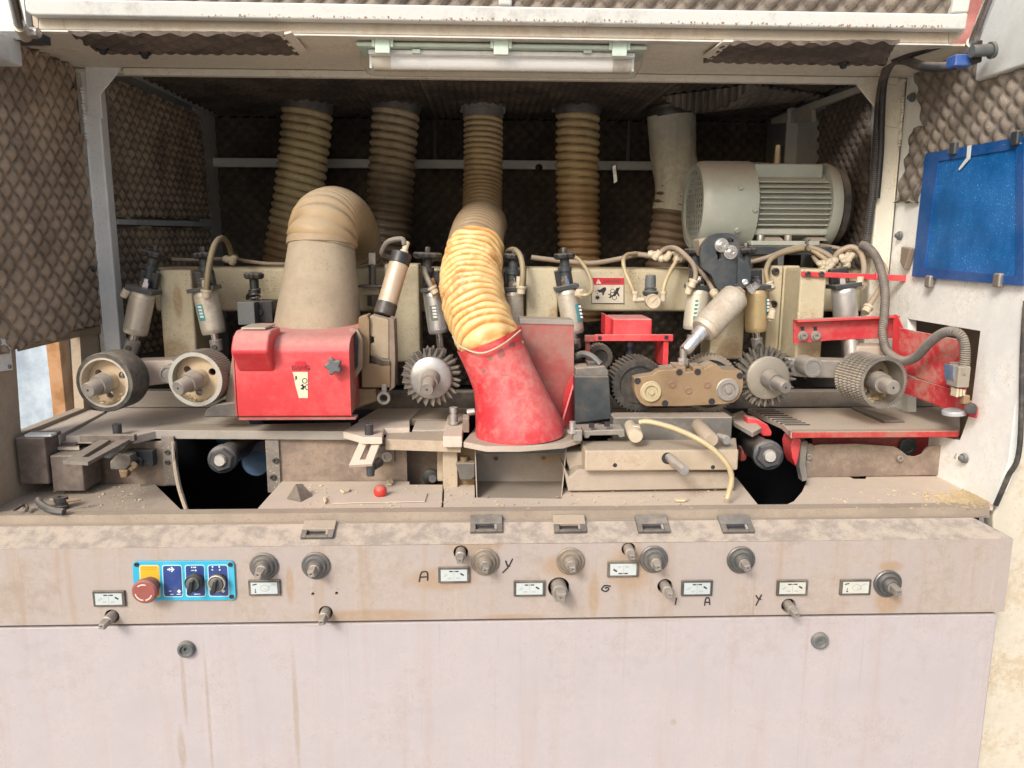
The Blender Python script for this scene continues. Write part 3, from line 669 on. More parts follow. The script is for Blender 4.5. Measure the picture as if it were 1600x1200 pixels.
def slack(t, s, a):
    ph = s/.0195 + a/(2*math.pi) + .35*noise.noise(V((math.cos(a)*1.3, math.sin(a)*1.3, s*16)))
    q = abs(math.sin(math.pi*ph))
    return orad(t) - .008 + .0135*q**.7 + .005*noise.noise(V((math.cos(a)*2, math.sin(a)*2, s*28+3)))
N = int(L_/.0195*7); full = []
acc = [0]
for i in range(1, len(pts2)): acc.append(acc[-1]+(pts2[i]-pts2[i-1]).length)
k = 0
for i in range(N+1):
    s = acc[-1]*i/N
    while k < len(acc)-2 and acc[k+1] < s: k += 1
    full.append(pts2[k].lerp(pts2[k+1], (s-acc[k])/max(1e-9, acc[k+1]-acc[k])))
MB().tube(full, slack, 64, smooth=False, cap=False).build('orange_length', ORANGE, h, recalc=False, ang=70)
MB().tube([op[4]+V((-.075, -.02, .02)), op[4]+V((-.06, -.055, .006)), op[4]+V((-.02, -.078, -.004)), op[4]+V((.02, -.075, .012)), op[4]+V((.055, -.05, .036))], .0017, 6).build('loose_wire', M('pale_wire', (.55, .44, .28), .4), h)

# left front hose: dusty fabric cone on the red hood, ribbed elbow going back
h = thing('dust_hose', 'wide ribbed hose elbow over a dusty grey cone on the red hood', 'hose', P(500, 505, .37), 'front dust hoses')
CONE = M('dusty_cone', (.33, .27, .19), .85, dust=.5, over=.6, speck=.5, dustcol=(.39, .32, .225), bump=.25)
ca, cb = P(503, 368, .40), P(496, 512, .37)
x_, y_ = V((1, 0, 0)), V((0, 1, 0)); vs = []; n = 48; prof = [(0, 50, 50), (.12, 51, 51), (.35, 55, 54), (.7, 62, 58), (1, 67, 60)]
for t, ru, rv in prof:
    c = ca.lerp(cb, t)
    for k in range(n):
        a = 2*math.pi*k/n; w_ = 1+.02*noise.noise(V((math.cos(a)*2, math.sin(a)*2, t*3)))
        vs.append(c + x_*(px(ru, c)*math.cos(a)*w_) + y_*(px(rv, c)*math.sin(a)*w_))
MB().add(vs, [(i*n+k, i*n+(k+1) % n, (i+1)*n+(k+1) % n, (i+1)*n+k) for i in range(len(prof)-1) for k in range(n)]).build('cone', CONE, h, ang=70)
ap = [P(u, v, Y) for u, v, Y in ((503, 388, .40), (505, 366, .41), (510, 349, .45), (525, 342, .54), (541, 352, .64), (552, 378, .72), (558, 420, .76), (560, 470, .77))]
r0 = px(51, ap[0])
ribbed(ap, lambda t: r0*(1.02-.10*t), .0185, .0045, 52).build('elbow', M('elbow_tan', (.36, .25, .13), .5, cav=((.14, .09, .05), .7, .45, .505), dust=.75, over=.25, rust=.3, rustcol=(.45, .25, .07), dustcol=(.39, .31, .21)), h, recalc=False, ang=70)
MB().ring(P(503, 384, .40), (0.02, .12, 1), [(0, r0*.98), (.004, r0*1.05), (.014, r0*1.04), (.018, r0*.98)], 48).build('seam_ring', M('tan_seam', (.34, .25, .15), .6, dust=.4), h)

# ================================================================== electric motor
ym = .70
mo = thing('electric_motor', 'dusty grey green electric motor with finned body and round fan cowl', 'motor', P(1200, 380, ym))
mz = P(1080, 323, ym).z; R0 = px(69, P(1100, 323, ym)); AX = V((1, 0, 0))
xa, xb, xc = P(1082, 323, ym).x, P(1184, 323, ym-R0*.9).x, P(1306, 323, ym-R0*.9).x
c0 = V((xa, ym, mz))
m = MB().ring(c0, AX, [(0, R0*.80), (-.001, R0*.92), (.010, R0*.985), (.022, R0), (xb-xa, R0), (xb-xa, R0*.93), (.02, R0*.93), (.012, R0*.80)], 64)
m.build('fan_cowl', MOTOR, mo, ang=50)
# fan grille: plate with a grid of real slots
hl = []
for i in range(-7, 8):
    for j in range(-5, 6):
        y = j*.0185; z = i*.0135
        if math.hypot(y, z) < R0*.74 and not (abs(i) < 2 and abs(j) < 1):
            hl.append([V((xa+.006, ym+y+dy, mz+z+dz)) for dy, dz in ((-.0068, -.0042), (.0068, -.0042), (.0068, .0042), (-.0068, .0042))])
MB().holed(circ((xa+.006, ym, mz), (1, 0, 0), R0*.83, 48), hl, (.002, 0, 0)).build('fan_grille', MOTOR, mo)
MB().cyl(c0+AX*.03, c0+AX*.035, R0*.9, None, 32).build('fan', M('fan_brown', (.09, .06, .04), .8, dust=.3, over=.4), mo)
R1 = R0*.80
MB().cyl(V((xb-.01, ym, mz)), V((xc, ym, mz)), R1, None, 48).build('stator_body', MOTOR, mo)
fin0, fin1 = xb+.004, xc-.012
fm = MB().obox(V((0, -.006, 0)), V(((fin1-fin0)/2, 0, 0)), V((0, .010, 0)), V((0, 0, .0019)))
first = None
for k in range(9):
    z = R1*(.62-1.14*k/8); y = -math.sqrt(max(0, R1*R1-z*z))
    if first is None: first = fm.build('cooling_fin', MOTOR, mo, .0008, 1); o = first
    else: o = first.copy(); col.objects.link(o)
    o.location = V(((fin0+fin1)/2, ym+y, mz+z)) - base_of(mo)
me_ = first.data
for v in me_.vertices: v.co = v.co + base_of(mo)
MB().box(fin0-.004, fin1-.008, ym-R1*.72, ym+R1*.72, mz+R1*.72, mz+R1*1.13).build('top_ledge', MOTOR, mo, .006, 3)
MB().box(fin0-.004, fin1+.006, ym-R1*.93, ym+R1*.9, mz-R1*.80, mz-R1*.60).build('side_ledge', MOTOR, mo, .006, 3)
MB().lathe(V((xc-.012, ym, mz)), AX, [(0, R1*.98), (.004, R0*.95), (.018, R0*.97), (.03, R0*.93), (.036, R0*.8)], 56).build('end_flange', MOTOR, mo)
MB().lathe(V((xc+.024, ym, mz)), AX, [(0, R0*.86), (.016, R0*.86), (.02, R0*.8), (.028, R0*.74)], 48).build('drive_pulley', M('pulley_dark', (.02, .02, .024), .6), mo)
for i in range(3):
    q = -.35+.45*i
    bolt(mo, V((xa+.085+.035*(i % 2), ym-R0*math.cos(q), mz-R0*math.sin(q)*1.0)), (0, -math.cos(q), -math.sin(q)), .006, .006, MOTOR, False, 'screw')
fz = P(1230, 384, ym-.1).z
m = MB()
for x_ in (fin0+.02, fin1-.045):
    m.hexa([(x_, ym-.095, fz+.012), (x_+.05, ym-.095, fz+.012), (x_+.045, ym-.05, mz-R1*.75), (x_+.005, ym-.05, mz-R1*.75), (x_, ym+.1, fz+.012), (x_+.05, ym+.1, fz+.012), (x_+.045, ym+.05, mz-R1*.75), (x_+.005, ym+.05, mz-R1*.75)])
m.box(fin0-.015, fin1-.02, ym-.10, ym+.14, fz, fz+.012)
m.build('motor_foot', MOTOR, mo, .003)
for x_ in (fin0+.012, fin0+.08): bolt(mo, V((x_, ym-.098+.012, fz+.012)), (0, 0, 1), .009, .014, STEEL_B, False)
MB().cyl(V((P(1215, 240, ym).x, ym, mz+R1*1.1)), V((P(1215, 240, ym).x, ym, mz+R1*1.13+.05)), .008, .006, 10).build('cable_stub', M('eye_tan', (.36, .26, .14)), mo)
# motor bracket plate behind the beam
mp_ = thing('motor_plate', 'dark mounting plate under the electric motor behind the beam', 'plate', V((P(1250, 400, .7).x, .7, fz-.02)))
MB().box(fin0-.05, xc+.03, ym-.10, ym+.2, fz-.022, fz-.001).build('plate', CHAR, mp_, .003)
MB().box(fin0, fin0+.03, ym+.06, ym+.10, .6, fz-.022).build('leg', CHAR, mp_)
MB().box(xc-.04, xc-.01, ym+.06, ym+.10, .6, fz-.022).build('leg', CHAR, mp_)
# ================================================================== pressure beam with its posts
YBM = .58
beam = thing('pressure_beam', 'long cream square beam behind the rollers carrying posts and cylinders', 'beam', P(740, 490, YBM))
MB().box(P(240, 450, YBM).x, P(1360, 450, YBM).x, YBM, YBM+.14, P(800, 487, YBM).z, P(800, 419, YBM).z).build('beam', CREAM, beam, .008, 4)
def post(u0, u1, v0, v1, Y, d=.12, mat=CREAM, label=None):
    o = MB().rbox(u0, v0, u1, v1, Y, d).build('post', mat, beam, .005, 3)
    if label: o['label'] = label
    return o
post(251, 303, 421, 562, .455, .12)
post(602, 656, 412, 566, .50, .075)
post(822, 872, 418, 560, .47, .105)
post(1112, 1164, 440, 562, .49, .085)
post(1247, 1288, 420, 562, .455, .12)
MB().rbox(1199, 415, 1220, 552, .535, .04).build('bolted_plate', CREAM, beam, .004)
MB().rbox(1220, 415, 1246, 560, .545, .03).build('bolted_plate', CREAM, beam, .004)
for u, v in ((1211, 424), (1208, 475)): bolt(beam, P(u, v, .535), NY, .0085, .007, BLACK)
for u, v in ((546, 445), (392, 465)): MB().lathe(P(u, v, YBM-.001), NY, [(0, .012), (.001, .011)], 18).build('hole', INK, beam)
MB().rbox(566, 447, 592, 461, .50, .06).build('side_bracket', CREAM_L, beam, .002)

# black star handles, each with a stem, springs and clamp
def star_prof(p, ax, r, h, lobes=8, dep=.14, n=64):
    ax = V(ax).normalized(); x, y = basis(ax); m = MB(); vs = []; sec = [(0, .80), (h*.25, .97), (h*.75, 1.0), (h, .86)]
    for t, s in sec:
        for k in range(n):
            a = 2*math.pi*k/n; q = r*s*(1-dep*(.5-.5*math.cos(lobes*a))); vs.append(V(p)+ax*t+x*(q*math.cos(a))+y*(q*math.sin(a)))
    m.add(vs, [(i*n+k, i*n+(k+1) % n, (i+1)*n+(k+1) % n, (i+1)*n+k) for i in range(len(sec)-1) for k in range(n)] + [tuple(range(n-1, -1, -1)), tuple(range((len(sec)-1)*n, len(sec)*n))])
    return m
def knob(u, v, Y, wpx, ub, vb, label, ax=(0, 0, 1), stem=.009):
    c = P(u, v, Y); b = P(ub, vb, Y); r = px(wpx/2, c); a = (c-b).normalized()
    k = thing('clamp_knob', label, 'knob', b, 'black clamp knobs along the beam')
    star_prof(c-a*.006, a, r, .014).build('handle', BLACK, k, .001, 1)
    MB().lathe(c+a*.008, a, [(0, .006), (.010, .006), (.012, .0045)], 6).build('nut', STEEL_D, k)
    L_ = (c-b).length
    MB().lathe(b, a, [(0, stem*1.3), (L_*.45, stem*1.3), (L_*.45, stem*1.7), (L_*.6, stem*1.7), (L_*.6, stem*1.1), (L_, stem*1.2)], 20).build('stem', CHAR, k)
    return k
knob(240, 398, .44, 36, 232, 440, 'tilted black star knob left of the first cream post')
knob(318, 400, .46, 34, 324, 442, 'black star knob behind the curved hose at the second cylinder')
knob(668, 400, .47, 46, 667, 445, 'flat black star knob between the black capped cylinder and the orange hose')
knob(803, 402, .47, 34, 800, 450, 'black star knob just right of the orange hose')
knob(882, 401, .46, 34, 884, 442, 'black star knob above the cylinder left of the danger sign')
knob(1086, 393, .52, 36, 1086, 440, 'black star knob half hidden left of the charcoal bracket')
knob(1166, 393, .54, 34, 1166, 440, 'black star knob half hidden right of the charcoal bracket')
# spring loaded adjuster on its dark block
k = thing('spring_adjuster', 'black knob with coil spring on a dark grey block beside the grey cone', 'adjuster', P(400, 490, .46))
c = P(397, 436, .47); star_prof(c, (0, 0, 1), px(16, c), .014).build('handle', BLACK, k, .001, 1)
MB().lathe(P(398, 458, .47), (0, 0, 1), [(0, .013), (.008, .013), (.008, .010), (.030, .010)], 20).build('stem', BLACK, k)
b = P(399, 470, .47)
MB().tube([b+V((.011*math.cos(a), .011*math.sin(a), a*.0014)) for a in [i*.45 for i in range(44)]], .0022, 6, smooth=False).build('spring', STEEL_D, k)
MB().rbox(371, 472, 398, 508, .43, .09).build('block', GREYP, k, .002)
MB().rbox(398.5, 470, 426, 504, .46, .06).build('side_block', BLACK, k, .002)
bolt(k, P(407, 488, .46), NY, .006, .005, STEEL_D)

# ================================================================== pneumatic cylinders
def cylinder(label, top, bot, wpx, Y, rod, rodw, mat, cap='flat', sticker=None, fit=None, Yb=None, clevis=True, brk=True):
    a, b = P(*top, Y), P(*bot, Yb if Yb is not None else Y); r = px(wpx/2, (a+b)/2); ax = (b-a).normalized(); L_ = (b-a).length
    t = thing('air_cylinder', label, 'cylinder', b, 'pneumatic cylinders above the rollers')
    MB().lathe(a, ax, [(0, r*.9), (.002, r*.97), (.010, r), (.0105, r*.975), (.012, r*.975), (.0125, r), (L_-.012, r), (L_-.0115, r*.975), (L_-.010, r*.975), (L_-.0095, r), (L_-.002, r*.96), (L_, r*.9)], 40).build('barrel', mat, t)
    if brk:
        x = ax.cross(V((0, 1, 0))).normalized()
        MB().obox(a-ax*.005, x*(r*1.12), V((0, r*1.05, 0)), ax*.0045).build('top_plate', CHAR, t, .001)
        MB().obox(a-ax*.026+V((0, r*.75, 0)), x*(r*.8), V((0, r*.3, 0)), ax*.018).build('bracket', BLACK, t, .003)
        MB().lathe(a-ax*.009, -ax, [(0, r*.42), (.012, r*.40), (.012, r*.3), (.020, r*.28)], 6).build('nut', CHROME, t)
    e = P(*rod, Yb if Yb is not None else Y); rr = px(rodw/2, e)
    if clevis:
        MB().cyl(b, b.lerp(e, .35), rr*.8, None, 20).build('rod', CHROME, t)
        q = b.lerp(e, .35); MB().cyl(q, e, rr*1.25, rr*1.2, 20).build('clevis', STEEL_B, t, .002)
        MB().cyl(e, e+(e-q).normalized()*.022, rr*.8, None, 12).build('rod_eye', STEEL_D, t)
        bolt(t, q.lerp(e, .6)+V((0, -rr*1.2, 0)), NY, rr*.5, .004, STEEL_D, False, 'pin')
    else:
        MB().cyl(b, e, rr, None, 24).build('rod', CHROME, t)
        MB().cyl(e-(e-b).normalized()*.006, e+(e-b).normalized()*.012, rr*1.3, None, 6).build('rod_nut', STEEL_B, t)
    if sticker:
        m_, o0, o1, s0, s1 = sticker; x, y = basis(ax); m = MB(); vs = []; n = 8
        base_a = math.atan2(V((0, -1, 0)).dot(y), V((0, -1, 0)).dot(x))
        sgn = 1 if (x*math.cos(base_a+.3)+y*math.sin(base_a+.3)).x > 0 else -1
        for i in range(n+1):
            q = base_a + sgn*(o0+(o1-o0)*i/n)
            for s in (s0, s1): vs.append(a+ax*(L_*s)+(x*math.cos(q)+y*math.sin(q))*(r+.0006))
        m.add(vs, [(2*i, 2*i+2, 2*i+3, 2*i+1) for i in range(n)]).build('sticker', m_, t)
        m = MB()
        for i in range(4):
            q = base_a+sgn*(o0+(o1-o0)*.66); s = s0+(s1-s0)*(.15+.2*i)
            m.obox(a+ax*(L_*s)+(x*math.cos(q)+y*math.sin(q))*(r+.001), basis(ax)[0].cross(ax)*.0 + V((.0045, 0, 0)), V((0, .0004, 0)), ax*.0022)
        m.build('sticker_print', LABELW, t)['kind'] = 'stuff'
    if fit:
        (u, v), dr = fit; p = P(u, v, Y-.02)
        MB().cyl(p, p+V(dr)*.020, .0085, .0075, 14).build('fitting', PUTTY, t, .001)
        MB().cyl(p+V((0, .018, .002)), p, .0065, None, 12).build('fitting_elbow', PUTTY, t)
    return t
cylinder('tilted tan stained cylinder nearest the left pillar', (224, 456), (211, 521), 37, .42, (204, 550), 18, ALU, fit=((199, 452), (-.5, 0, -.8)))
cylinder('grey cylinder with a torn teal sticker right of the first post', (320, 455), (335, 521), 37, .44, (340, 548), 16, ALU, sticker=(TEAL, -.75, -.1, .28, .66), fit=((322, 452), (.05, 0, 1)))
cylinder('shiny cylinder with dark worn sticker behind the first toothed wheel', (677, 455), (686, 520), 33, .46, (689, 548), 11, ALU_C, sticker=(M('worn_sticker', (.12, .13, .10), .6, dust=.3, over=.3), -.5, .15, .32, .68), fit=((677, 452), (.3, 0, -.9)), clevis=False)
cylinder('cylinder partly behind the orange hose right edge', (801, 455), (803, 520), 32, .46, (804, 546), 14, ALU, fit=((812, 446), (0, 0, 1)))
cylinder('cylinder with a blue sticker left of the danger sign', (885, 452), (897, 521), 33, .45, (900, 545), 14, ALU, sticker=(TEAL, .45, 1.15, .35, .75), fit=((903, 457), (.6, -.6, .1)))
cylinder('pale cylinder with a green stripe behind the slanted cylinder', (1092, 452), (1084, 515), 35, .45, (1080, 540), 14, M('pale_cylinder', (.66, .62, .50), .42, metal=.4, dust=.4, over=.25), sticker=(M('green_stripe', (.03, .24, .17), .5), -.45, -.2, .25, .75), fit=((1079, 447), (-.3, 0, -.9)))
cylinder('yellow stained cylinder right of the charcoal bracket', (1181, 452), (1181, 518), 33, .46, (1184, 545), 14, M('yellow_cylinder', (.58, .44, .22), .42, metal=.4, dust=.4, over=.3, rust=.3, rustcol=(.45, .26, .09)), sticker=(TEAL, .75, 1.2, .2, .6), fit=((1205, 498), (.1, 0, 1)))
cylinder('short cylinder behind the red rail at the right pillar', (1318, 449), (1322, 505), 37, .47, (1324, 560), 14, ALU_C, fit=((1343, 446), (0, 0, 1)))
# black capped cylinder leaning over the brown casting
a, b = P(628, 396, .40), P(600, 492, .36); ax = (b-a).normalized(); r = px(16.5, a); L_ = (b-a).length
t = thing('air_cylinder', 'leaning cylinder with black end caps on the brown casting', 'cylinder', b, 'pneumatic cylinders above the rollers')
MB().cyl(a+ax*.022, b-ax*.022, r*.93, None, 40).build('barrel', M('tan_barrel', (.60, .47, .34), .42, metal=.35, dust=.35, over=.3, speck=.4), t)
MB().lathe(a, ax, [(0, r*.93), (.002, r), (.024, r), (.025, r*.96)], 40).build('top_cap', BLACK, t)
MB().lathe(b-ax*.026, ax, [(0, r*.96), (.001, r), (.026, r), (.028, r*.93)], 40).build('bottom_cap', BLACK, t)
MB().lathe(a+V((.004, -.004, 0)), -ax, [(0, .009), (.006, .009), (.006, .0065), (.026, .0065)], 16).build('fitting', PUTTY, t)
MB().tube([a+V((.006, -.004, .018)), a+V((.0, 0, .030)), a+V((-.03, .01, .024)), a+V((-.045, .02, .0)), a+V((-.03, .04, -.01))], .0055, 8).build('supply_tube', M('grey_tube', (.16, .14, .12), .5, dust=.5), t)
# big slanted cylinder hanging from the charcoal bracket
a, b = P(1150, 462, .36), P(1098, 517, .32); ax = (b-a).normalized(); r = px(22.5, a); L_ = (b-a).length
t = thing('air_cylinder', 'large slanted cylinder with chrome rod hung from the charcoal bracket', 'cylinder', b, 'pneumatic cylinders above the rollers')
MB().lathe(a, ax, [(0, r*.9), (.003, r*.97), (.012, r), (.0125, r*.97), (.014, r*.97), (.0145, r), (L_-.012, r), (L_-.0115, r*.96), (L_-.009, r*.96), (L_-.0085, r), (L_, r*.86)], 44).build('barrel', ALU, t)
MB().lathe(a+ax*.004, -ax, [(0, r*.72), (.012, r*.72), (.012, r*.5), (.02, r*.5)], 6).build('end_nut', M('rusty_nut', (.30, .2, .15), .6, metal=.3, dust=.5, over=.4), t, .002)
MB().lathe(a-V((0, 0, 0))+V((.022, -.02, .012)), (.5, -.4, .6), [(0, .011), (.010, .011), (.010, .008), (.02, .008)], 6).build('side_bolt', CHROME, t)
e = P(1070, 548, .30)
MB().lathe(b, (e-b), [(0, r*.52), (.022, r*.52), (.022, r*.42), ((e-b).length*.93, r*.42), ((e-b).length, r*.34)], 28).build('rod', CHROME, t)
MB().cyl(e+V((0, .01, .008)), P(1067, 572, .31), .008, .0075, 14).build('rod_end', STEEL_B, t)
MB().cyl(P(1067, 560, .31), P(1067, 572, .31), .011, None, 6).build('rod_nut', CHROME, t)
# charcoal bracket: two plates, curved slot, bolts
br = thing('pivot_bracket', 'charcoal steel bracket with curved slots and two bolts below the motor', 'bracket', P(1135, 450, .40))
out = [(1097, 418), (1094, 395), (1097, 382), (1106, 370), (1120, 364.5), (1138, 364), (1150, 367), (1156, 374), (1155, 402), (1166, 410), (1174, 420), (1172, 449), (1152, 452), (1122, 452), (1112, 430)]
sl1 = [(1118, 394), (1121, 399), (1121, 406), (1124, 407), (1127, 404), (1127, 396), (1123, 392)]
sl2 = [(1133, 372), (1141, 372), (1146, 374), (1147, 378), (1144, 380), (1140, 378), (1134, 378)]
m = MB().holed([P(u, v, .37) for u, v in out], [[P(u, v, .37) for u, v in s_] for s_ in (sl1, sl2)], (0, .012, 0))
m.holed([P(u, v, .37)+V((0, .012, 0)) for u, v in out], [[P(u, v, .37)+V((0, .012, 0)) for u, v in s_] for s_ in (sl1, sl2)])
m.build('plate', CHAR, br)
MB().slab([(1092, 374), (1110, 370), (1110, 390), (1100, 402), (1094, 390)], .383, .05).build('boss', M('dusty_boss', (.30, .26, .20), .6, dust=.7, over=.5), br, .004)
MB().slab([(1153, 404), (1166, 410), (1174, 420), (1172, 449), (1152, 451)], .362, .008).build('side_plate', CHAR, br, .001)
MB().slab([(1110, 372), (1150, 370), (1170, 425), (1165, 445), (1125, 448)], .40, .14).build('body', CHAR, br, .003)
for u, v, r_ in ((1127, 383, .0135), (1141, 394, .0135)):
    c = P(u, v, .369)
    MB().lathe(c, NY, [(0, r_*1.1), (.003, r_*1.1), (.003, r_*.85), (.010, r_*.8), (.010, r_*.5), (.020, r_*.5), (.020, r_*.25), (.015, r_*.2)], 24).build('bolt', CHROME, br)
bolt(br, P(1164, 441, .362), NY, .007, .004, CHROME)
bolt(br, P(1071+1, 0, .37) if False else P(1151, 447, .368), NY, .005, .004, STEEL_D)
# vertical square headed pin beside the cone
k = thing('square_pin', 'square headed steel pin standing on the white side bracket', 'pin', P(582, 447, .48))
c = P(582, 447, .48)
MB().cyl(c, P(582, 412, .48), .0085, None, 18).build('shank', STEEL_D, k)
MB().cyl(P(582, 414, .48), P(582, 395, .48), .011, None, 4, math.pi/4).build('square_head', STEEL_B, k, .001)
MB().box(c.x-.03, c.x+.03, .46, .50, c.z-.002, c.z+.003).build('washer_plate', STEEL_D, k, .001)
MB().cyl(P(582, 462, .48), P(582, 478, .48), .012, None, 6).build('nut', STEEL_D, k)

# ================================================================== danger sign on the beam
def text_mesh(txt, size, bold=0.0):
    cu = bpy.data.curves.new('txt', 'FONT'); cu.body = txt; cu.size = size; cu.align_x = 'CENTER'; cu.align_y = 'CENTER'; cu.offset = bold; cu.extrude = .0002
    o = bpy.data.objects.new('txt', cu); col.objects.link(o)
    dg = bpy.context.evaluated_depsgraph_get(); me = bpy.data.meshes.new_from_object(o.evaluated_get(dg))
    bpy.data.objects.remove(o); return me
def put_text(txt, size, c, parent, mat, name='lettering', bold=0.0, right=V((1, 0, 0)), up=V((0, 0, 1))):
    me = text_mesh(txt, size, bold); me.materials.clear(); me.materials.append(mat); n = right.cross(up)
    off = base_of(parent)
    for v in me.vertices: v.co = V(c)-off + right*v.co.x + up*v.co.y + n*v.co.z
    o = bpy.data.objects.new(name, me); col.objects.link(o); o.parent = parent; return o
SR = M('sign_red', (.52, .012, .03), .4, dust=.1, over=.08)
ys = YBM-.0015
s = thing('danger_sign', 'red topped DANGER sticker with pinched hand pictures on the cream beam', 'sign', P(950, 474, ys))
MB().slab([(924, 433.5), (976, 433.5), (975, 474.5), (924, 474.5)], ys, .001).build('sticker', M('sign_cream', (.62, .56, .44), .5, dust=.2, over=.2), s)
MB().slab([(924.5, 434), (975.5, 434), (975.3, 445), (924.5, 445)], ys-.0006, .0005).build('red_band', SR, s)
MB().slab([(931, 443.3), (935, 436), (939.5, 443.3)], ys-.0012, .0005).build('warning_triangle', M('sign_pale', (.7, .6, .52), .5), s)
MB().slab([(934.7, 438.5), (935.5, 438.5), (935.3, 441.5), (934.9, 441.5)], ys-.0017, .0004).build('exclamation_mark', SR, s)
put_text('DANGER', .0105, P(956.5, 439.5, ys-.0012), s, M('sign_dark_red', (.20, .01, .015), .5), bold=.0004)
m = MB()
def mk(poly): m.slab(poly, ys-.0007, .0006)
for e in ([(924, 474.5), (975, 474.5), (975, 473.6), (924, 473.6)], [(924, 445.5), (924.8, 445.5), (924.8, 474), (924, 474)], [(974.4, 445.5), (975.2, 445.5), (975.2, 474), (974.4, 474)]): mk(e)
mk([(932.5, 453), (938, 452.5), (943, 449), (947, 449), (947, 453), (944.5, 457), (943, 461.5), (941, 461), (941, 457), (936, 457)])
mk([(930, 455), (931.6, 454.4), (932, 456), (930.6, 456.4)]); mk([(932, 458), (933.6, 457.4), (934, 459), (932.4, 459.2)])
star = [(933.5+(4.8 if k % 2 == 0 else 2.2)*math.cos(k*math.pi/8), 465+(4.8 if k % 2 == 0 else 2.2)*math.sin(k*math.pi/8)) for k in range(16)]
mk(star)
mk([(969, 449), (963, 450), (960, 457), (957, 462), (960, 463), (964, 459), (967, 464), (968, 462), (965.5, 456)])
mk([(950, 459), (957, 461), (957, 462.2), (950, 460.4)]); mk([(951, 464.5), (957, 461.5), (957.6, 462.5), (952, 465.6)]); mk([(953, 457), (954.2, 457), (954.6, 466), (953.4, 466)])
for cx, cy, r_ in ((957, 454.5, 3.4), (960, 465, 4.0)):
    for k in range(16):
        a0_, a1_ = 2*math.pi*k/16, 2*math.pi*(k+1)/16
        mk([(cx+q*math.cos(a), cy+q*math.sin(a)) for q, a in ((r_, a0_), (r_, a1_), (r_-.9, a1_), (r_-.9, a0_))])
m.build('pictogram', INK, s)['kind'] = 'stuff'

# ================================================================== pressure regulator
yr = .50
rg = thing('pressure_regulator', 'small air regulator with black cap and round gauge on the beam', 'regulator', P(1018, 480, yr))
c = P(1016, 450, yr)
MB().lathe(P(1016, 449.5, yr), (0, 0, 1), [(0, .0125), (.016, .0125), (.028, .0115), (.0295, .010)], 14).build('cap', GREYP, rg, .0008, 1)
MB().lathe(P(1016, 462, yr), (0, 0, 1), [(0, .015), (.004, .018), (.010, .018), (.012, .0145), (.017, .014)], 28).build('bonnet', CHAR, rg)
MB().lathe(P(1016, 475, yr), (0, 0, 1), [(0, .010), (.004, .015), (.017, .015), (.020, .012)], 24).build('body', PUTTY, rg)
gc = P(1021, 471, yr-.03); gr = px(11.5, gc)
MB().lathe(gc+V((0, .02, 0)), NY, [(0, gr*.85), (.004, gr), (.020, gr), (.022, gr*.95), (.022, gr*.86), (.0195, gr*.84)], 36).build('gauge', PUTTY, rg)
m = MB(); m.obox(gc+V((.002, -.0003, .002)), V((.006, 0, .006)), V((0, .0004, 0)), V((-.0006, 0, .0006)))
for k in range(9):
    a = R(-45+270*k/8); m.obox(gc+V((-.0095*math.cos(a)*.99, -.0003, .0095*math.sin(a))), V((.0004, 0, 0)), V((0, .0004, 0)), V((0, 0, .0009)))
m.build('gauge_dial', M('faded_ink', (.30, .22, .15), .6), rg)
for u0, u1 in ((1006, 992), (1027, 1034)):
    MB().cyl(P(u0, 468, yr), P(u1, 469, yr), .006, None, 14).build('port', PUTTY, rg)
for u in (992, 1036): MB().lathe(P(u, 470, yr), (0, 0, 1), [(0, .0065), (.016, .0065), (.016, .0085), (.022, .0085)], 14).build('push_fitting', PUTTY, rg)

# ================================================================== air tubes
GRP = 'pneumatic tubes along the beam'
def air(label, pix, r=.0052, mat=TUBE_B, ends=()):
    pts = [P(*q) for q in pix]
    t = thing('air_tube', label, 'hose', pts[0], GRP)
    MB().tube(pts, r, 10, 8).build('tube', mat, t)
    for i in ends:
        a, b = (pts[0], pts[1]) if i == 0 else (pts[-1], pts[-2])
        MB().lathe(a-(b-a).normalized()*.004, b-a, [(0, r*1.5), (.012, r*1.5), (.012, r*1.9), (.017, r*1.9)], 14).build('fitting', PUTTY, t)
    return t
air('olive tube arching up from the teal stickered cylinder', [(322, 462, .41), (323, 445, .41), (327, 412, .42), (335, 383, .44), (346, 372, .50), (356, 380, .58), (362, 398, .62)], .0062, M('olive_tube', (.25, .20, .11), .45, dust=.4, over=.2), (0,))
air('thin tube lying along the beam top at the left', [(268, 405, .64), (310, 406, .66), (360, 404, .66), (385, 408, .64), (420, 412, .62), (470, 413, .64)], .0045, TUBE_B)
air('grey tube bending into the shiny cylinder by the toothed wheel', [(679, 456, .43), (672, 444, .43), (664, 425, .45), (667, 412, .50), (680, 404, .56), (695, 406, .62)], .006, M('grey_tube', (.16, .14, .12)), (0,))
air('tube arching from the cylinder at the right edge of the orange hose', [(814, 456, .42), (817, 425, .42), (813, 400, .44), (803, 390, .48), (792, 394, .54), (784, 404, .6)], .0062, M('olive_tube', (.25, .20, .11)), (0,))
air('clear tube looping from the blue stickered cylinder past the danger sign', [(903, 460, .42), (915, 461, .40), (924, 455, .42), (924, 440, .46), (918, 424, .5), (907, 408, .54), (898, 401, .58)], .0042, TUBE_Y, (0,))
air('long brown tube along the beam top behind the danger sign', [(830, 402, .62), (880, 408, .62), (925, 411, .60), (965, 405, .60), (998, 398, .60), (1030, 404, .58), (1044, 406, .56)], .0062)
air('second brown tube crossing above the regulator', [(990, 396, .64), (1010, 398, .62), (1030, 400, .60), (1048, 405, .57)], .0055)
air('yellow tube dropping into the left port of the regulator', [(992, 462, .50), (986, 446, .50), (977, 425, .51), (974, 408, .52), (980, 398, .56), (996, 396, .6)], .0048, TUBE_Y)
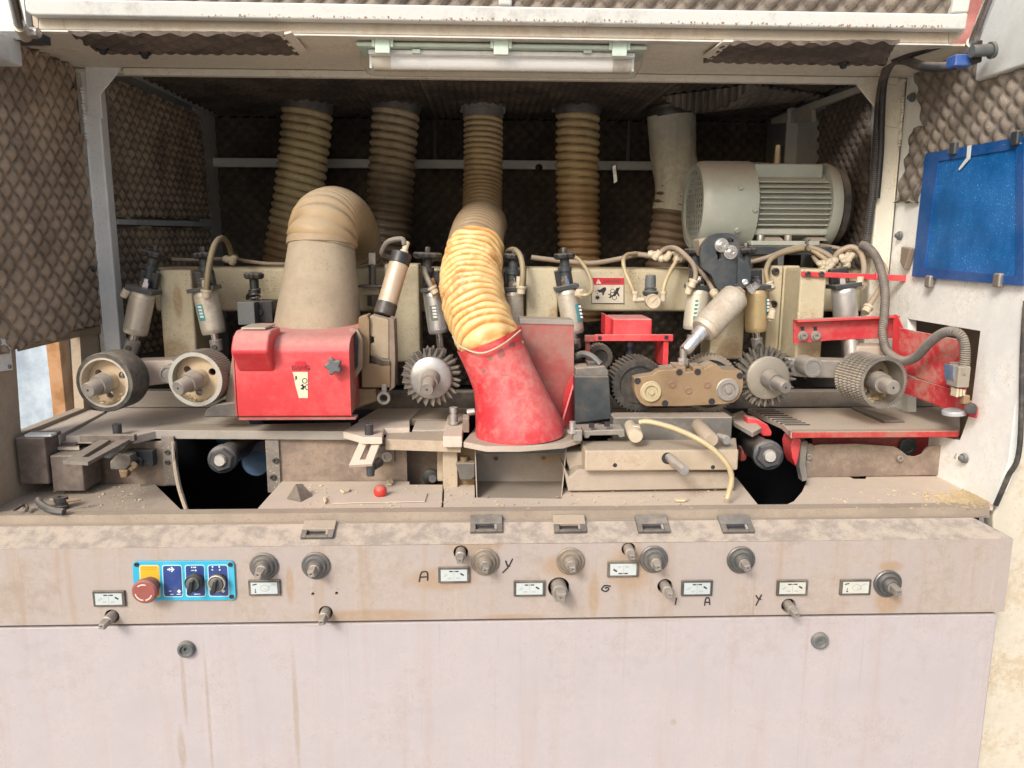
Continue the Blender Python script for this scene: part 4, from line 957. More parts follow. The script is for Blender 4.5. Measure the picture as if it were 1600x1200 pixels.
air('yellow tube rising from the right port of the regulator', [(1036, 460, .50), (1038, 446, .50), (1044, 430, .51), (1054, 412, .53), (1060, 402, .55)], .0048, TUBE_Y, (1,))
air('brown tube curving over into the green striped cylinder', [(1031, 395, .56), (1042, 388, .55), (1056, 388, .52), (1072, 400, .49), (1084, 415, .45), (1087, 432, .42), (1081, 446, .42)], .0058, TUBE_B, (1,))
air('tube sloping down to the slanted cylinder', [(1046, 404, .57), (1056, 394, .56), (1068, 397, .54), (1088, 418, .48), (1105, 437, .42), (1118, 462, .37)], .0050, TUBE_B, (1,))
air('upper tube of the bundle tied under the motor', [(1158, 408, .62), (1190, 398, .62), (1225, 384, .62), (1260, 381, .62), (1295, 386, .62), (1330, 393, .60), (1344, 402, .58)], .0062)
air('middle tube of the bundle tied under the motor', [(1160, 413, .62), (1200, 402, .60), (1235, 389, .60), (1262, 386, .60), (1290, 396, .58), (1312, 414, .56), (1326, 430, .54)], .0062)
air('lower tube of the bundle dropping to the yellow stained cylinder', [(1205, 450, .48), (1199, 438, .49), (1197, 422, .50), (1206, 404, .54), (1228, 394, .58), (1262, 389, .60), (1285, 402, .58), (1318, 426, .55)], .0058, M('tan_tube', (.33, .24, .13), .45, dust=.4, over=.2), (0,))
air('short tube behind the bundle at the first right post', [(1268, 392, .62), (1273, 404, .60), (1280, 412, .58), (1292, 418, .56)], .0058)
air('clear tube from the bundle down the side of the yellow cylinder', [(1197, 444, .49), (1199, 465, .48), (1204, 482, .47), (1206, 492, .46)], .0050, M('tan_tube', (.33, .24, .13)), (1,))
air('arched tube over the right end of the red rail', [(1303, 404, .56), (1312, 393, .55), (1330, 386, .54), (1344, 394, .53), (1350, 415, .51), (1348, 436, .48), (1345, 446, .46)], .0066, M('warm_tube', (.36, .27, .19), .5, dust=.4, over=.2), (1,))
air('tube from the brass manifold turning down at the pillar', [(1330, 402, .56), (1348, 398, .54), (1366, 400, .52), (1378, 412, .50), (1384, 426, .48), (1378, 446, .46), (1364, 468, .44), (1353, 486, .43)], .0062, M('warm_tube', (.36, .27, .19)), (1,))
air('dark tube leaving the bundle towards the corrugated cable', [(1300, 386, .60), (1330, 393, .58), (1360, 398, .55), (1376, 416, .50), (1383, 432, .46)], .0045)
def manifold(label, pts):
    t = thing('tee_fitting', label, 'fitting', P(*pts[0]), 'pale push fittings on the beam top')
    for i, (u, v, Y) in enumerate(pts):
        c = P(u, v, Y); d_ = V((math.cos(i*1.1), -.2, math.sin(i*1.1)*.8))
        m = MB().lathe(c-d_*.011, d_, [(0, .0075), (.006, .0095), (.010, .0095), (.012, .0075), (.022, .0078), (.024, .0062)], 14)
        m.build('body' if i == 0 else 'branch', PUTTY, t)
    return t
manifold('pale branching fittings on the beam end above the red rail', [(1289, 412, .55), (1296, 418, .54), (1284, 416, .55), (1301, 408, .55)])
manifold('brass coloured fitting cluster right above the red rail end', [(1318, 402, .55), (1326, 405, .54), (1322, 412, .54), (1329, 398, .55)])
manifold('pair of pale tube fittings on the beam left of the charcoal bracket', [(1020, 397, .57), (1026, 400, .56)])
manifold('pale tee fitting cluster where three tubes meet beside the bracket', [(1036, 404, .56), (1043, 401, .55), (1058, 398, .54), (1062, 404, .54)])
manifold('small pale fitting on the beam top behind the arching olive tube', [(357, 405, .62), (364, 407, .62)])
t = thing('cable_tie', 'twisted wire tie round the tube bundle under the motor', 'tie', P(1262, 384, .6))
MB().tube([P(1260, 372, .59), P(1262, 380, .585), P(1258, 388, .585), P(1264, 393, .59), P(1268, 386, .6), P(1258, 379, .6), P(1266, 374, .6)], .0018, 6).build('wire', STEEL_D, t)
# ================================================================== machine bed: tables, fences, bed walls
def pl(parent, name, poly, z, t, mat, bev=.0012): return MB().plate(poly, z, t).build(name, mat, parent, bev)
def sl(parent, name, poly, Y, d, mat, bev=.0012): return MB().slab(poly, Y, d).build(name, mat, parent, bev)
def rb(parent, name, u0, v0, u1, v1, Y, d, mat, bev=.0012): return MB().rbox(u0, v0, u1, v1, Y, d).build(name, mat, parent, bev)
bed = thing('machine_bed', 'brown dusty bed walls and dark openings between the tables and the trays', 'machine bed', (0, .3, ZT))
YW = .255
rb(bed, 'bed_wall', 118, 690, 276, 760, YW, .01, BROWN)
rb(bed, 'bed_wall', 416, 683, 437, 770, YW-.006, .014, M('chipped_plate', (.17, .15, .13), .6, dust=.4, over=.35, speck=.8, speccol=(.5, .45, .38)))
rb(bed, 'bed_wall', 437, 685, 636, 756, YW, .01, BROWN)
rb(bed, 'edge_plate', 254, 682, 274, 758, YW-.007, .007, M('chipped_plate', (.17, .15, .13)))
for u, v in ((262, 722), (262, 706)): bolt(bed, P(u, v, YW-.007), NY, .005, .004, STEEL_D)
for u, v in ((431, 719), (427, 745)): bolt(bed, P(u, v, YW-.006), NY, .006, .005, STEEL_D)
out = [(1264, 698), (1282, 695), (1340, 694), (1398, 698), (1408, 704), (1418, 712), (1430, 714), (1441, 710), (1449, 699), (1460, 696), (1497, 696), (1497, 742), (1262, 746)]
sl(bed, 'bed_wall', out, YW, .006, BROWN)
rb(bed, 'edge_plate', 1256, 694, 1268, 752, YW-.004, .012, M('chipped_plate', (.17, .15, .13)))
for u, v in ((1263, 713), (1405, 716)): bolt(bed, P(u, v, YW-.004), NY, .0065, .006, STEEL_B)
# recess between the walls
rb(bed, 'recess_wall', 634, 698, 712, 770, YW+.055, .006, BROWN)
rb(bed, 'recess_cheek', 683, 700, 696, 752, YW, .06, BEIGE)
MB().cyl(P(670, 752, YW+.05), P(676, 748, YW-.005), .010, .008, 16).build('adjuster_shaft', STEEL_D, bed)
MB().lathe(P(673, 744, YW+.05), NY, [(0, .017), (.01, .017), (.012, .012)], 20).build('collar', CHAR, bed)
# near-black sheet, painted shade of the interior behind everything
MB().box(-.95, .98, .62, .64, .12, .93).build('bed_shade_sheet', DARK, bed)
MB().prism([P(271, 684, .245), P(274, 725, .225), P(281, 762, .15), P(292, 797, .09), P(289, 797, .09), P(279, 765, .15), P(271, 730, .22), P(269, 684, .245)], (0, .008, 0)).build('opening_edge', CHAR, bed)
MB().prism([P(1262, 690, .24), P(1258, 725, .225), P(1262, 750, .18), P(1254, 752, .18), P(1249, 728, .225), P(1252, 690, .24)], (0, .02, 0)).build('opening_edge', CHAR, bed)
MB().tube([P(271, 690, .245), P(273, 725, .225), P(279, 760, .16), P(291, 797, .09)], .0035, 6).build('pale_wire', BEIGE, bed)

# left infeed table
tb = thing('infeed_table', 'bright worn steel infeed table under the black rubber roller', 'table', P(120, 660, .3))
pl(tb, 'table_plate', [(33, 676), (128, 638), (164, 643), (92, 680)], ZTAB, .02, BOARD)
pl(tb, 'table_plate', [(102, 681), (129, 667), (172, 642), (200, 636), (375, 637), (392, 662), (268, 668), (210, 681)], ZTAB-.003, .016, TABLE)
rb(tb, 'end_block', 27, 684, 73, 757, .165, .06, BROWN_D, .003)
rb(tb, 'label_strip', 38, 679, 80, 683, .167, .02, LABELW)
rb(tb, 'step_block', 80, 712, 130, 768, .17, .07, BROWN_D, .003)
rb(tb, 'step_block', 73, 690, 122, 745, .215, .05, BROWN_D, .003)
pl(tb, 'step_cap', [(84, 699), (124, 699), (124, 695), (90, 695)], P(100, 700, .2).z, .006, BOARD)
rb(tb, 'upper_strip', 124, 680, 210, 690, .19, .012, BROWN_D)
# fences behind the tables
fn = thing('fence', 'grey steel guide fence at the back of the infeed table', 'fence', P(285, 630, .46), 'guide fences')
rb(fn, 'fence_plate', 168, 611, 388, 637, .475, .03, STEEL_B, .002)
fn = thing('fence', 'grey steel guide fence at the back of the red edged table', 'fence', P(1350, 630, .46), 'guide fences')
rb(fn, 'fence_plate', 1195, 611, 1505, 636, .475, .03, STEEL_B, .002)
MB().cyl(P(1463, 637, .45), P(1463, 632, .47), .008, None, 10).build('stud', CAST, fn)
fn = thing('fence', 'dark dusty guide fence behind the toothed wheel and brown gearbox', 'fence', P(700, 630, .46), 'guide fences')
rb(fn, 'fence_plate', 388, 612, 1195, 640, .49, .03, M('dark_fence', (.09, .08, .07), .5, metal=.3, dust=.6, over=.3), .002)

# centre table pieces
ct = thing('centre_table', 'dusty steel table pieces between the two red hoods', 'table', P(640, 665, .3))
pl(ct, 'rail_plate', [(238, 672), (250, 661), (392, 663), (548, 660), (548, 674)], ZTAB-.001, .018, M('rail_grey', (.33, .31, .28), .45, metal=.3, dust=.7, over=.3))
pl(ct, 'table_plate', [(536, 674), (560, 659), (640, 658), (640, 668), (600, 669), (597, 683), (567, 683)], ZTAB, .014, BOARD)
pl(ct, 'table_plate', [(560, 656), (590, 638), (658, 638), (640, 656)], ZTAB-.006, .014, TABLE)
pl(ct, 'table_plate', [(612, 655), (622, 638), (730, 636), (726, 655)], ZTAB-.008, .014, M('brown_table', (.27, .23, .18), .5, metal=.2, dust=.7, over=.4))
pl(ct, 'rail_plate', [(602, 686), (604, 676), (720, 672), (720, 690)], ZTAB-.010, .022, BEIGE)
pl(ct, 'table_plate', [(644, 672), (650, 657), (724, 657), (722, 671)], ZTAB-.007, .012, TABLE)
rb(ct, 'support_block', 692, 697, 715, 776, .21, .05, BEIGE, .002)
sl(ct, 'support_foot', [(711, 735), (713, 700), (742, 700), (742, 776), (716, 776), (711, 760)], .23, .03, CAST, .002)
sl(ct, 'wedge_block', [(712, 724), (742, 724), (742, 745), (736, 750), (719, 750)], .20, .03, M('dusty_charcoal', (.12, .11, .10), .5, dust=.7, over=.3), .002)
MB().cyl(P(725, 722, .215), P(725, 713, .215), .008, None, 10).build('stud', CAST, ct)
# clamp tab with a bolt left of the red chute
pl(ct, 'clamp_tab', [(692, 682), (700, 646), (726, 646), (722, 682)], ZTAB+.004, .022, BOARD, .002)
rb(ct, 'clamp_web', 723, 654, 733, 676, .22, .04, BROWN)
MB().lathe(PZ(709, 662, ZTAB+.006), (0, 0, 1), [(0, .0115), (.004, .0115), (.004, .0085), (.018, .0085), (.018, .007), (.024, .007), (.024, .0085), (.034, .0085)], 18).build('bolt', STEEL, ct)
MB().cyl(P(730, 645, .25), P(742, 643, .25), .008, .007, 12).build('side_bolt', STEEL, ct)
# sheet metal spout below the chute
sp = thing('spout_box', 'bent grey brown sheet metal spout under the red chute with a rust patch', 'chute', P(815, 745, .2))
SPM = M('spout_paint', (.33, .28, .235), .5, dust=.5, over=.3, speck=.3, spots=[(P(862, 730, .2).x, P(862, 730, .2).z, .03, .028)])
MB().prism([P(745, 706, .30), P(884, 704, .30), P(880, 752, .29), P(747, 752, .29)], (0, .004, 0)).build('spout_back', SPM, sp)
MB().prism([P(747, 752, .2895), P(880, 752, .2895), P(876, 780, .150), P(746, 780, .150)], (0, 0, -.004)).build('spout_floor', SPM, sp)
for u, v in ((775, 716), (849, 715), (762, 778), (872, 778)): bolt(sp, P(u, v, .2985 if v < 750 else .155), NY, .0045, .004, BROWN_D, False, 'rivet')
MB().prism([P(745, 706, .30), P(747, 752, .29), P(746, 780, .15), P(743, 700, .20)], (-.002, 0, 0)).build('spout_side', SPM, sp)
MB().prism([P(884, 704, .30), P(880, 752, .29), P(876, 780, .15), P(884, 700, .20)], (.002, 0, 0)).build('spout_side', SPM, sp)
rb(sp, 'gasket', 743, 689, 884, 709, .17, .09, CHAR, .003)

# right outfeed table
rt = thing('outfeed_table', 'dusty steel outfeed table with red front edge at the right', 'table', P(1370, 680, .22))
pl(rt, 'table_plate', [(1236, 676), (1222, 662), (1168, 638), (1500, 636), (1500, 671)], ZTAB, .012, M('sanded_table', (.44, .39, .33), .5, metal=.25, dust=.8, over=.5, dustcol=(.46, .385, .30)))
for i in range(9):
    u, v = 1176+6.4*i, 641+2.9*i
    a = PZ(u, v, ZTAB+.0006); MB().box(a.x, a.x+.052, a.y, a.y+.005, ZTAB-.002, ZTAB+.0012).build('comb_slot', INK, rt)
rb(rt, 'red_edge', 1238, 674, 1499, 684, PZ(1500, 671, ZTAB).y-.022, .02, M('worn_red', (.42, .03, .03), .45, dust=.8, over=.3, speck=.5, rust=.4, rustcol=(.2, .1, .07)), .002)
rb(rt, 'red_panel', 1268, 680, 1497, 725, .30, .01, M('deep_red', (.24, .02, .022), .5, dust=.5, over=.15))
MB().lathe(P(1417, 697, .299), NY, [(0, .019), (.006, .019), (.006, .013), (.003, .012), (.003, .004)], 24).build('bushing', CHAR, rt)
m = MB(); m.plate([(1330, 638), (1346, 638), (1414, 659), (1380, 660)], ZTAB+.0015, .003); m.build('knurled_insert', M('insert_dark', (.09, .085, .08), .4, metal=.5, dust=.4), rt)
m = MB()
for i in range(20):
    t = (i+.5)/20; a = PZ(1330+52*t, 638+21.5*t, ZTAB+.0016); b = PZ(1346+66*t, 638.3+20.3*t, ZTAB+.0016)
    d = (b-a); q = d.normalized().cross(V((0, 0, 1)))*.0022
    m.hexa([a-q, b-q, b+q, a+q, a-q+V((0, 0, .003)), b-q+V((0, 0, .003)), b+q+V((0, 0, .003)), a+q+V((0, 0, .003))])
m.build('insert_teeth', M('insert_teeth', (.26, .24, .21), .4, metal=.4, dust=.5), rt)['kind'] = 'stuff'
pl(rt, 'comb_plate', [(1148, 660), (1140, 648), (1160, 641), (1190, 668), (1176, 676)], ZTAB-.004, .01, TABLE)
# red guard ring in the right opening
gr_ = thing('red_guard', 'curved red guard inside the right spindle opening', 'guard', P(1245, 700, .3))
m = MB(); A = [(1168, 652), (1185, 655), (1200, 664), (1207, 676), (1205, 682), (1192, 682), (1184, 672), (1168, 662)]
m.slab(A, .30, .03); m.build('upper_guard', RED, gr_, .003)
MB().slab([(1240, 684), (1252, 686), (1254, 700), (1251, 722), (1244, 730), (1238, 715), (1236, 695)], .24, .05).build('side_guard', RED, gr_, .003)
MB().slab([(1160, 700), (1170, 705), (1166, 720), (1157, 722)], .32, .03).build('lower_guard', RED_D, gr_, .003)

# ================================================================== spindles in the openings
def spindle(label, tip, back, Y0, Y1, r):
    s = thing('cutter_spindle', label, 'spindle', P(*tip, Y0), 'cutter spindles in the bed openings')
    a, b = P(*tip, Y0), P(*back, Y1); ax = (b-a).normalized()
    MB().cyl(a+ax*.03, b, r*.86, r*.95, 28).build('shaft', M('black_shaft', (.02, .021, .024), .3, metal=.3, dust=.3), s)
    MB().lathe(a+ax*.012, ax, [(0, r*.78), (.003, r*1.02), (.010, r*1.05), (.022, r*1.05)], 32).build('washer', CHAR, s)
    MB().lathe(a+ax*.002, ax, [(0, r*.80), (.003, r*.90), (.016, r*.90)], 6, .3).build('lock_nut', STEEL_D, s)
    MB().lathe(a-ax*.006, ax, [(0, r*.36), (.004, r*.46), (.014, r*.48)], 24).build('end_bolt', STEEL, s)
    return s
spindle('black spindle with nut in the left opening beside blue motor parts', (344, 720), (385, 690), .17, .42, .026)
spindle('black spindle with nut in the right opening beside the red guard', (1203, 713), (1168, 690), .16, .40, .028)
bm_ = thing('bed_motor', 'blue painted motor parts deep in the left opening', 'motor', P(380, 690, .45))
MB().lathe(P(380, 672, .47), NY, [(0, .05), (.04, .05), (.05, .044)], 32).build('motor_flange', BLUE, bm_)
MB().lathe(P(412, 712, .42), NY, [(0, .034), (.05, .034), (.06, .028)], 28).build('motor_housing', BLUE, bm_)

# ================================================================== feed rollers and toothed wheels
FA = V((-.12, -1, .03))
def shaft(t, c, tip, r, mat=STEEL_B):
    a = P(*tip); ax = (c-a).normalized()
    m = MB().lathe(a, ax, [(0, r*.9), (.002, r), ((c-a).length*.55, r), ((c-a).length*.55, r*1.3), ((c-a).length, r*1.45)], 28)
    o = m.build('shaft', mat, t)
    MB().lathe(a-ax*.0004, ax, [(0, r*.16), (.001, r*.16)], 10).build('centre_hole', INK, o)
def roller(label, uv, Yf, rpx, w, rim, hubm, tipuv, kind, ax=(.0, -1, 0), tip_r=.0145):
    c = P(*uv, Yf); R_ = px(rpx, c); ax = V(ax).normalized()
    t = thing('feed_roller', label, 'roller', c, 'feed rollers and toothed wheels in a row')
    b = c-ax*w
    if kind == 'rubber':
        MB().ring(b, ax, [(0, R_*.86), (0, R_*1.0), (.004, R_*1.03), (w-.004, R_*1.03), (w, R_*1.0), (w, R_*.86)], 64).build('rubber_tyre', rim, t)
        MB().ring(b, ax, [(0, R_*.75), (0, R_*.865), (w+.0015, R_*.865), (w+.0015, R_*.80), (w-.004, R_*.79), (w-.02, R_*.75)], 64).build('rim', M('polished_rim', (.62, .58, .50), .3, metal=.7, dust=.4, over=.3), t)
        ri = R_*.78
    else:
        n = 72 if kind == 'fine' else 56; m = MB(); x, y = basis(ax); vs = []; dp = .0016 if kind == 'fine' else .003
        rows = 3 if kind == 'fine' else 13
        for i in range(rows):
            tt = w*i/(rows-1)
            for k in range(2*n):
                a = math.pi*k/n + (.0 if kind == 'fine' else 0)
                groove = 0 if kind == 'fine' else (.0035 if i % 2 == 1 else 0)
                rr = R_*1.0 - (dp if k % 2 else 0) - groove
                vs.append(b+ax*tt+x*(rr*math.cos(a))+y*(rr*math.sin(a)))
        N = 2*n
        m.add(vs, [(i*N+k, i*N+(k+1) % N, (i+1)*N+(k+1) % N, (i+1)*N+k) for i in range(rows-1) for k in range(N)])
        o = len(m.v); rr = R_*.84
        for tt in (0, w):
            for k in range(N):
                a = math.pi*k/n; m.v.append(b+ax*tt+x*(rr*math.cos(a))+y*(rr*math.sin(a)))
        m.f += [((rows-1)*N+k, (rows-1)*N+(k+1) % N, o+N+(k+1) % N, o+N+k) for k in range(N)]
        m.f += [(k, o+k, o+(k+1) % N, (k+1) % N) for k in range(N)]
        m.f += [(o+k, o+N+k, o+N+(k+1) % N, o+(k+1) % N) for k in range(N)]
        m.build('knurled_rim', rim, t, ang=25)
        ri = R_*.85
    # dished web with round windows
    web = b+ax*(w*(.68 if kind != 'coarse' else .45))
    hole = []
    xx, yy = basis(ax)
    for k in range(3):
        a = R(35+120*k); hole.append(circ(web+xx*(ri*.62*math.cos(a))+yy*(ri*.62*math.sin(a)), ax, ri*.16, 16))
    MB().holed(circ(web, ax, ri, 40), hole, -ax*.008).build('web', hubm, t)
    MB().lathe(web-ax*.001, ax, [(0, ri*.42), (.006, ri*.40), (.012, ri*.36), (w*.26, ri*.34)], 28).build('hub', hubm, t)
    shaft(t, web+ax*(w*.3), (*tipuv, Yf-.04), tip_r)
    # sawdust lying in the dish
    m = MB(); rnd = random.Random(int(uv[0]))
    for k in range(140 if kind == 'coarse' else 30):
        a = rnd.uniform(-.9, .9); q = ri*(.98-.2*rnd.random()*rnd.random()); p = web+ax*(.003+w*.2*rnd.random())+xx*(q*math.sin(a))+V((0, 0, -q*math.cos(a)))
        e = .0006+.0012*rnd.random(); m.obox(p, V((e*1.6, 0, e*.4)), V((0, e*.7, 0)), V((0, 0, e*.5)))
    m.build('sawdust', M('sawdust', (.55, .42, .22), .9, dust=.2, over=.1, vary=.3), t)['kind'] = 'stuff'
    return t
HUBT = M('tan_dusty_hub', (.48, .37, .24), .6, metal=.2, dust=.7, over=.6, dustcol=(.52, .41, .28))
roller('black rubber tyred roller at the far left by the window', (163, 598), .225, 45.5, .062, M('tyre_rubber', (.035, .035, .034), .6, dust=.55, over=.3), HUBT, (137, 610), 'rubber', (-.10, -1, 0))
roller('fine toothed pale roller left of the big red hood', (305, 593), .235, 43.5, .06, M('knurl_pale', (.42, .42, .38), .42, metal=.4, dust=.5, over=.35), HUBT, (278, 607), 'fine', (-.08, -1, 0))
roller('coarse knurled roller in front of the red arm at the right', (1381, 598), .215, 42, .085, M('knurl_steel', (.30, .28, .25), .38, metal=.7, dust=.5, over=.3), M('dark_dusty_hub', (.26, .20, .14), .7, dust=.7, over=.6), (1396, 606), 'coarse', (.16, -1, 0))
def toothed(label, uv, Y, rd, rt_, tip, disc, nteeth=26):
    c = P(*uv, Y); t = thing('toothed_wheel', label, 'wheel', c, 'feed rollers and toothed wheels in a row')
    r0, r1 = px(rd, c), px(rt_, c)
    MB().lathe(c, V((0, 1, 0)), [(0, r0*.30), (0, r0*.9), (.003, r0), (.010, r0), (.012, r0*.9)], 48).build('disc', disc, t)
    MB().lathe(c+V((0, .013, 0)), V((0, 1, 0)), [(0, r0*.92), (0, r0*1.06), (.045, r0*1.06), (.045, r0*.9)], 48).build('core', STEEL_D, t)
    TM = M('carbide_teeth', (.20, .18, .155), .36, metal=.6, dust=.4, over=.3)
    proto = None
    rnd = random.Random(int(uv[0]))
    m = MB(); rm = (r0+r1)/2
    for j in range(5):
        y = .012+.0085*j; k = 1 if j % 2 else -1
        k = (j*37 % 5-2)*.0016; e_ = (j*53 % 4)*.0012
        m.hexa([(-.0036+k, y, r0*.98), (.0030+k, y, r0*.98), (.0032+k, y, r1-e_), (.0002+k, y, r1*1.02-e_), (-.0036+k, y+.0062, r0*.98), (.0030+k, y+.0062, r0*.98), (.0032+k, y+.0062, r1-e_), (.0002+k, y+.0062, r1*1.02-e_)])
    for k in range(nteeth):
        if proto is None:
            me = bpy.data.meshes.new('tooth'); me.from_pydata([tuple(v) for v in m.v], [], m.f); me.materials.append(TM); proto = me
            bm = bmesh.new(); bm.from_mesh(me); bmesh.ops.recalc_face_normals(bm, faces=bm.faces); bm.to_mesh(me); bm.free()
        o = bpy.data.objects.new('tooth', proto); col.objects.link(o); o.parent = t; o.rotation_euler = (0, 2*math.pi*k/nteeth+rnd.uniform(-.04, .04), 0)
    shaft(t, c+V((0, .002, 0)), (*tip, Y-.055), .0135, STEEL_B)
    return t
toothed('toothed wheel with shiny steel disc left of the red chute', (673, 591), .28, 33, 46, (667, 609), M('bright_disc', (.44, .43, .42), .34, metal=.85, dust=.3, over=.3))
toothed('dusty toothed wheel right of the brown gearbox', (1201, 591), .29, 34, 47, (1228, 606), M('dusty_disc', (.30, .27, .22), .5, metal=.3, dust=.6, over=.6))
# swing arms
def arm(label, pts, Y, d, mat, boss=None, loc=None):
    t = thing('swing_arm', label, 'arm', P(*pts[0], Y), 'swing arms carrying the rollers')
    MB().slab(pts, Y, d).build('arm', mat, t, .004, 3)
    for (u, v, r_, y, h_) in boss or ():
        c = P(u, v, y); MB().lathe(c+V((0, h_, 0)), NY, [(0, r_), (h_-.003, r_), (h_, r_*.92), (h_, r_*.72), (h_-.003, r_*.70), (h_-.003, r_*.2)], 32).build('boss', STEEL_B, t)
    return t
arm('pinkish swing arm between the two left rollers', [(205, 564), (268, 562), (285, 572), (285, 597), (222, 604), (205, 600)], .33, .05, M('arm_pink', (.44, .35, .29), .5, dust=.7, over=.4), [(262, 585, .019, .30, .04)])
arm('pale swing arm left of the coarse knurled roller', [(1258, 562), (1330, 564), (1372, 568), (1372, 606), (1320, 592), (1262, 590)], .30, .05, STEEL_B, [(1271, 575, .0205, .255, .05)])
arm('grey swing arm stub behind the right toothed wheel', [(1232, 560), (1266, 562), (1264, 590), (1238, 588)], .335, .03, M('grey_arm', (.42, .42, .40), .45, metal=.4, dust=.5, over=.3))
cp_ = thing('clamp_column', 'pale dusty clamp lug and shaft stub behind the coarse knurled roller', 'bracket', P(1330, 560, .38))
MB().cyl(P(1330, 534, .40), P(1332, 565, .38), .016, None, 20).build('stub', STEEL_B, cp_)
rb(cp_, 'lug', 1338, 540, 1392, 562, .37, .05, M('dusty_lug', (.44, .38, .30), .6, dust=.8, over=.5), .006)

# ================================================================== brown gearbox with its gears
gb = thing('gearbox', 'brown dusty gearbox plate with two bearings and six socket screws', 'gearbox', P(1075, 632, .26))
out = [(991, 590), (1003, 588.5), (1020, 586), (1027, 580), (1032, 578.5), (1056, 577), (1057, 573), (1072, 573), (1072, 581), (1083, 581), (1083, 573), (1099, 573), (1100, 577), (1116, 569.5), (1121, 571), (1128, 577.5), (1136, 579), (1155, 579), (1161, 582), (1162, 600), (1160, 612), (1154, 623), (1146, 629), (1132, 632), (1066, 635), (1010, 635), (1001, 630), (994, 620), (991, 608)]
MB().slab(out, .255, .028).build('front_plate', CAST, gb, .002)
MB().slab([(u+6*(1 if u < 1000 else .3)-3, v-2) for u, v in out], .285, .05).build('housing', M('housing_brown', (.17, .12, .075), .6, dust=.7, over=.4), gb, .002)
for u, v, rp_, mm in ((1017, 612, 15.5, M('brass_washer', (.50, .42, .24), .45, metal=.3, dust=.3, over=.4)), (1137, 609, 17, STEEL_B)):
    c = P(u, v, .254); r_ = px(rp_, c)
    MB().lathe(c+V((0, .004, 0)), NY, [(0, r_*1.08), (.005, r_*1.08), (.006, r_), (.009, r_*.97), (.009, r_*.66), (.005, r_*.62), (.005, r_*.30), (.011, r_*.28), (.011, r_*.1)], 40).build('bearing', mm, gb)
for u, v in ((996, 595), (1061.5, 581.5), (1090, 581), (1156, 587), (1112, 627), (1039, 630)):
    c = P(u, v, .254); MB().lathe(c, NY, [(0, .0065), (.001, .0065), (.0012, .0035), (.0003, .003)], 16).build('socket_screw', INK, gb)
for u, v in ((1076, 610), (1050, 601), (1105, 601)):
    c = P(u, v, .2545); MB().lathe(c, NY, [(0, .007), (.002, .0065), (.002, .0045), (.0008, .004), (.0008, .0015)], 16).build('plug', M('plug_brown', (.24, .13, .08), .6, dust=.4), gb)
def gear(label, uv, Y, ro, ri, w, mat, n=44):
    c = P(*uv, Y); t = thing('gear', label, 'gear', c, 'dark gears behind the gearbox plate'); r1, r0 = px(ro, c), px(ri, c)
    vs = []; m = MB(); prof = [(r0, 0), (r1, 1)]
    for y in (0, w):
        for k in range(n*4):
            a = 2*math.pi*(k+ (y/w)*1.2)/(n*4); q = r1 if (k % 4) in (1, 2) else r1*.93
            vs.append(c+V((q*math.cos(a), y, q*math.sin(a))))
        for k in range(n*4):
            a = 2*math.pi*k/(n*4); vs.append(c+V((r0*math.cos(a), y, r0*math.sin(a))))
    N = n*4
    m.add(vs, [(k, (k+1) % N, 2*N+(k+1) % N, 2*N+k) for k in range(N)] + [(k, N+k, N+(k+1) % N, (k+1) % N) for k in range(N)] + [(2*N+k, 2*N+(k+1) % N, 3*N+(k+1) % N, 3*N+k) for k in range(N)])
    m.build('gear_ring', mat, t, ang=25)
    MB().lathe(c+V((0, .006, 0)), (0, 1, 0), [(0, r0*1.01), (w-.01, r0*1.01)], 40).build('gear_web', M('web_dark', (.03, .028, .026), .6, dust=.4), t)
    return t
gear('large black gear left of the brown gearbox', (998, 602), .30, 43, 30, .07, M('black_gear', (.035, .034, .033), .5, metal=.3, dust=.3, over=.15), 40)
gear('dusty gear rim above the right end of the brown gearbox', (1108, 600), .345, 47, 38, .03, M('dusty_gear', (.26, .22, .17), .6, metal=.2, dust=.7, over=.5), 52)
gear('small dark spiral gear in the shadow left of the red motor box', (938, 558), .44, 20, 12, .04, M('shadow_gear', (.10, .085, .07), .5, dust=.4, over=.3), 24)

# dark steel block with rounded top between the chute and the gear
db = thing('steel_block', 'dark steel block with a rounded hand grip right of the red chute', 'block', P(928, 650, .28))
sl(db, 'block', [(898, 588), (952, 588), (955, 640), (957, 655), (898, 662)], .27, .08, CHAR, .003)
sl(db, 'shoulder', [(899, 575), (945, 572), (951, 579), (951, 588), (899, 588)], .285, .06, M('dusty_charcoal', (.12, .11, .10)), .003)
MB().tube([P(898, 558, .33), P(912, 553, .32), (P(926, 558, .31)), P(938, 570, .30)], .007, 8).build('grip', CHAR, db)
rb(db, 'cap', 918, 565, 942, 575, .30, .03, CHAR, .002)
pl(db, 'foot_plate', [(898, 672), (900, 640), (1128, 636), (1150, 650), (1134, 651), (960, 652), (930, 664)], ZTAB+.002, .014, M('foot_grey', (.30, .28, .25), .5, metal=.3, dust=.8, over=.3), .002)
for u, v, in ((922, 654), (948, 654)):
    MB().lathe(PZ(u, v, ZTAB+.004), (0, 0, 1), [(0, .013), (.002, .0135), (.003, .0085), (.013, .0085), (.0135, .006)], 20).build('flanged_bolt', STEEL_D, db)

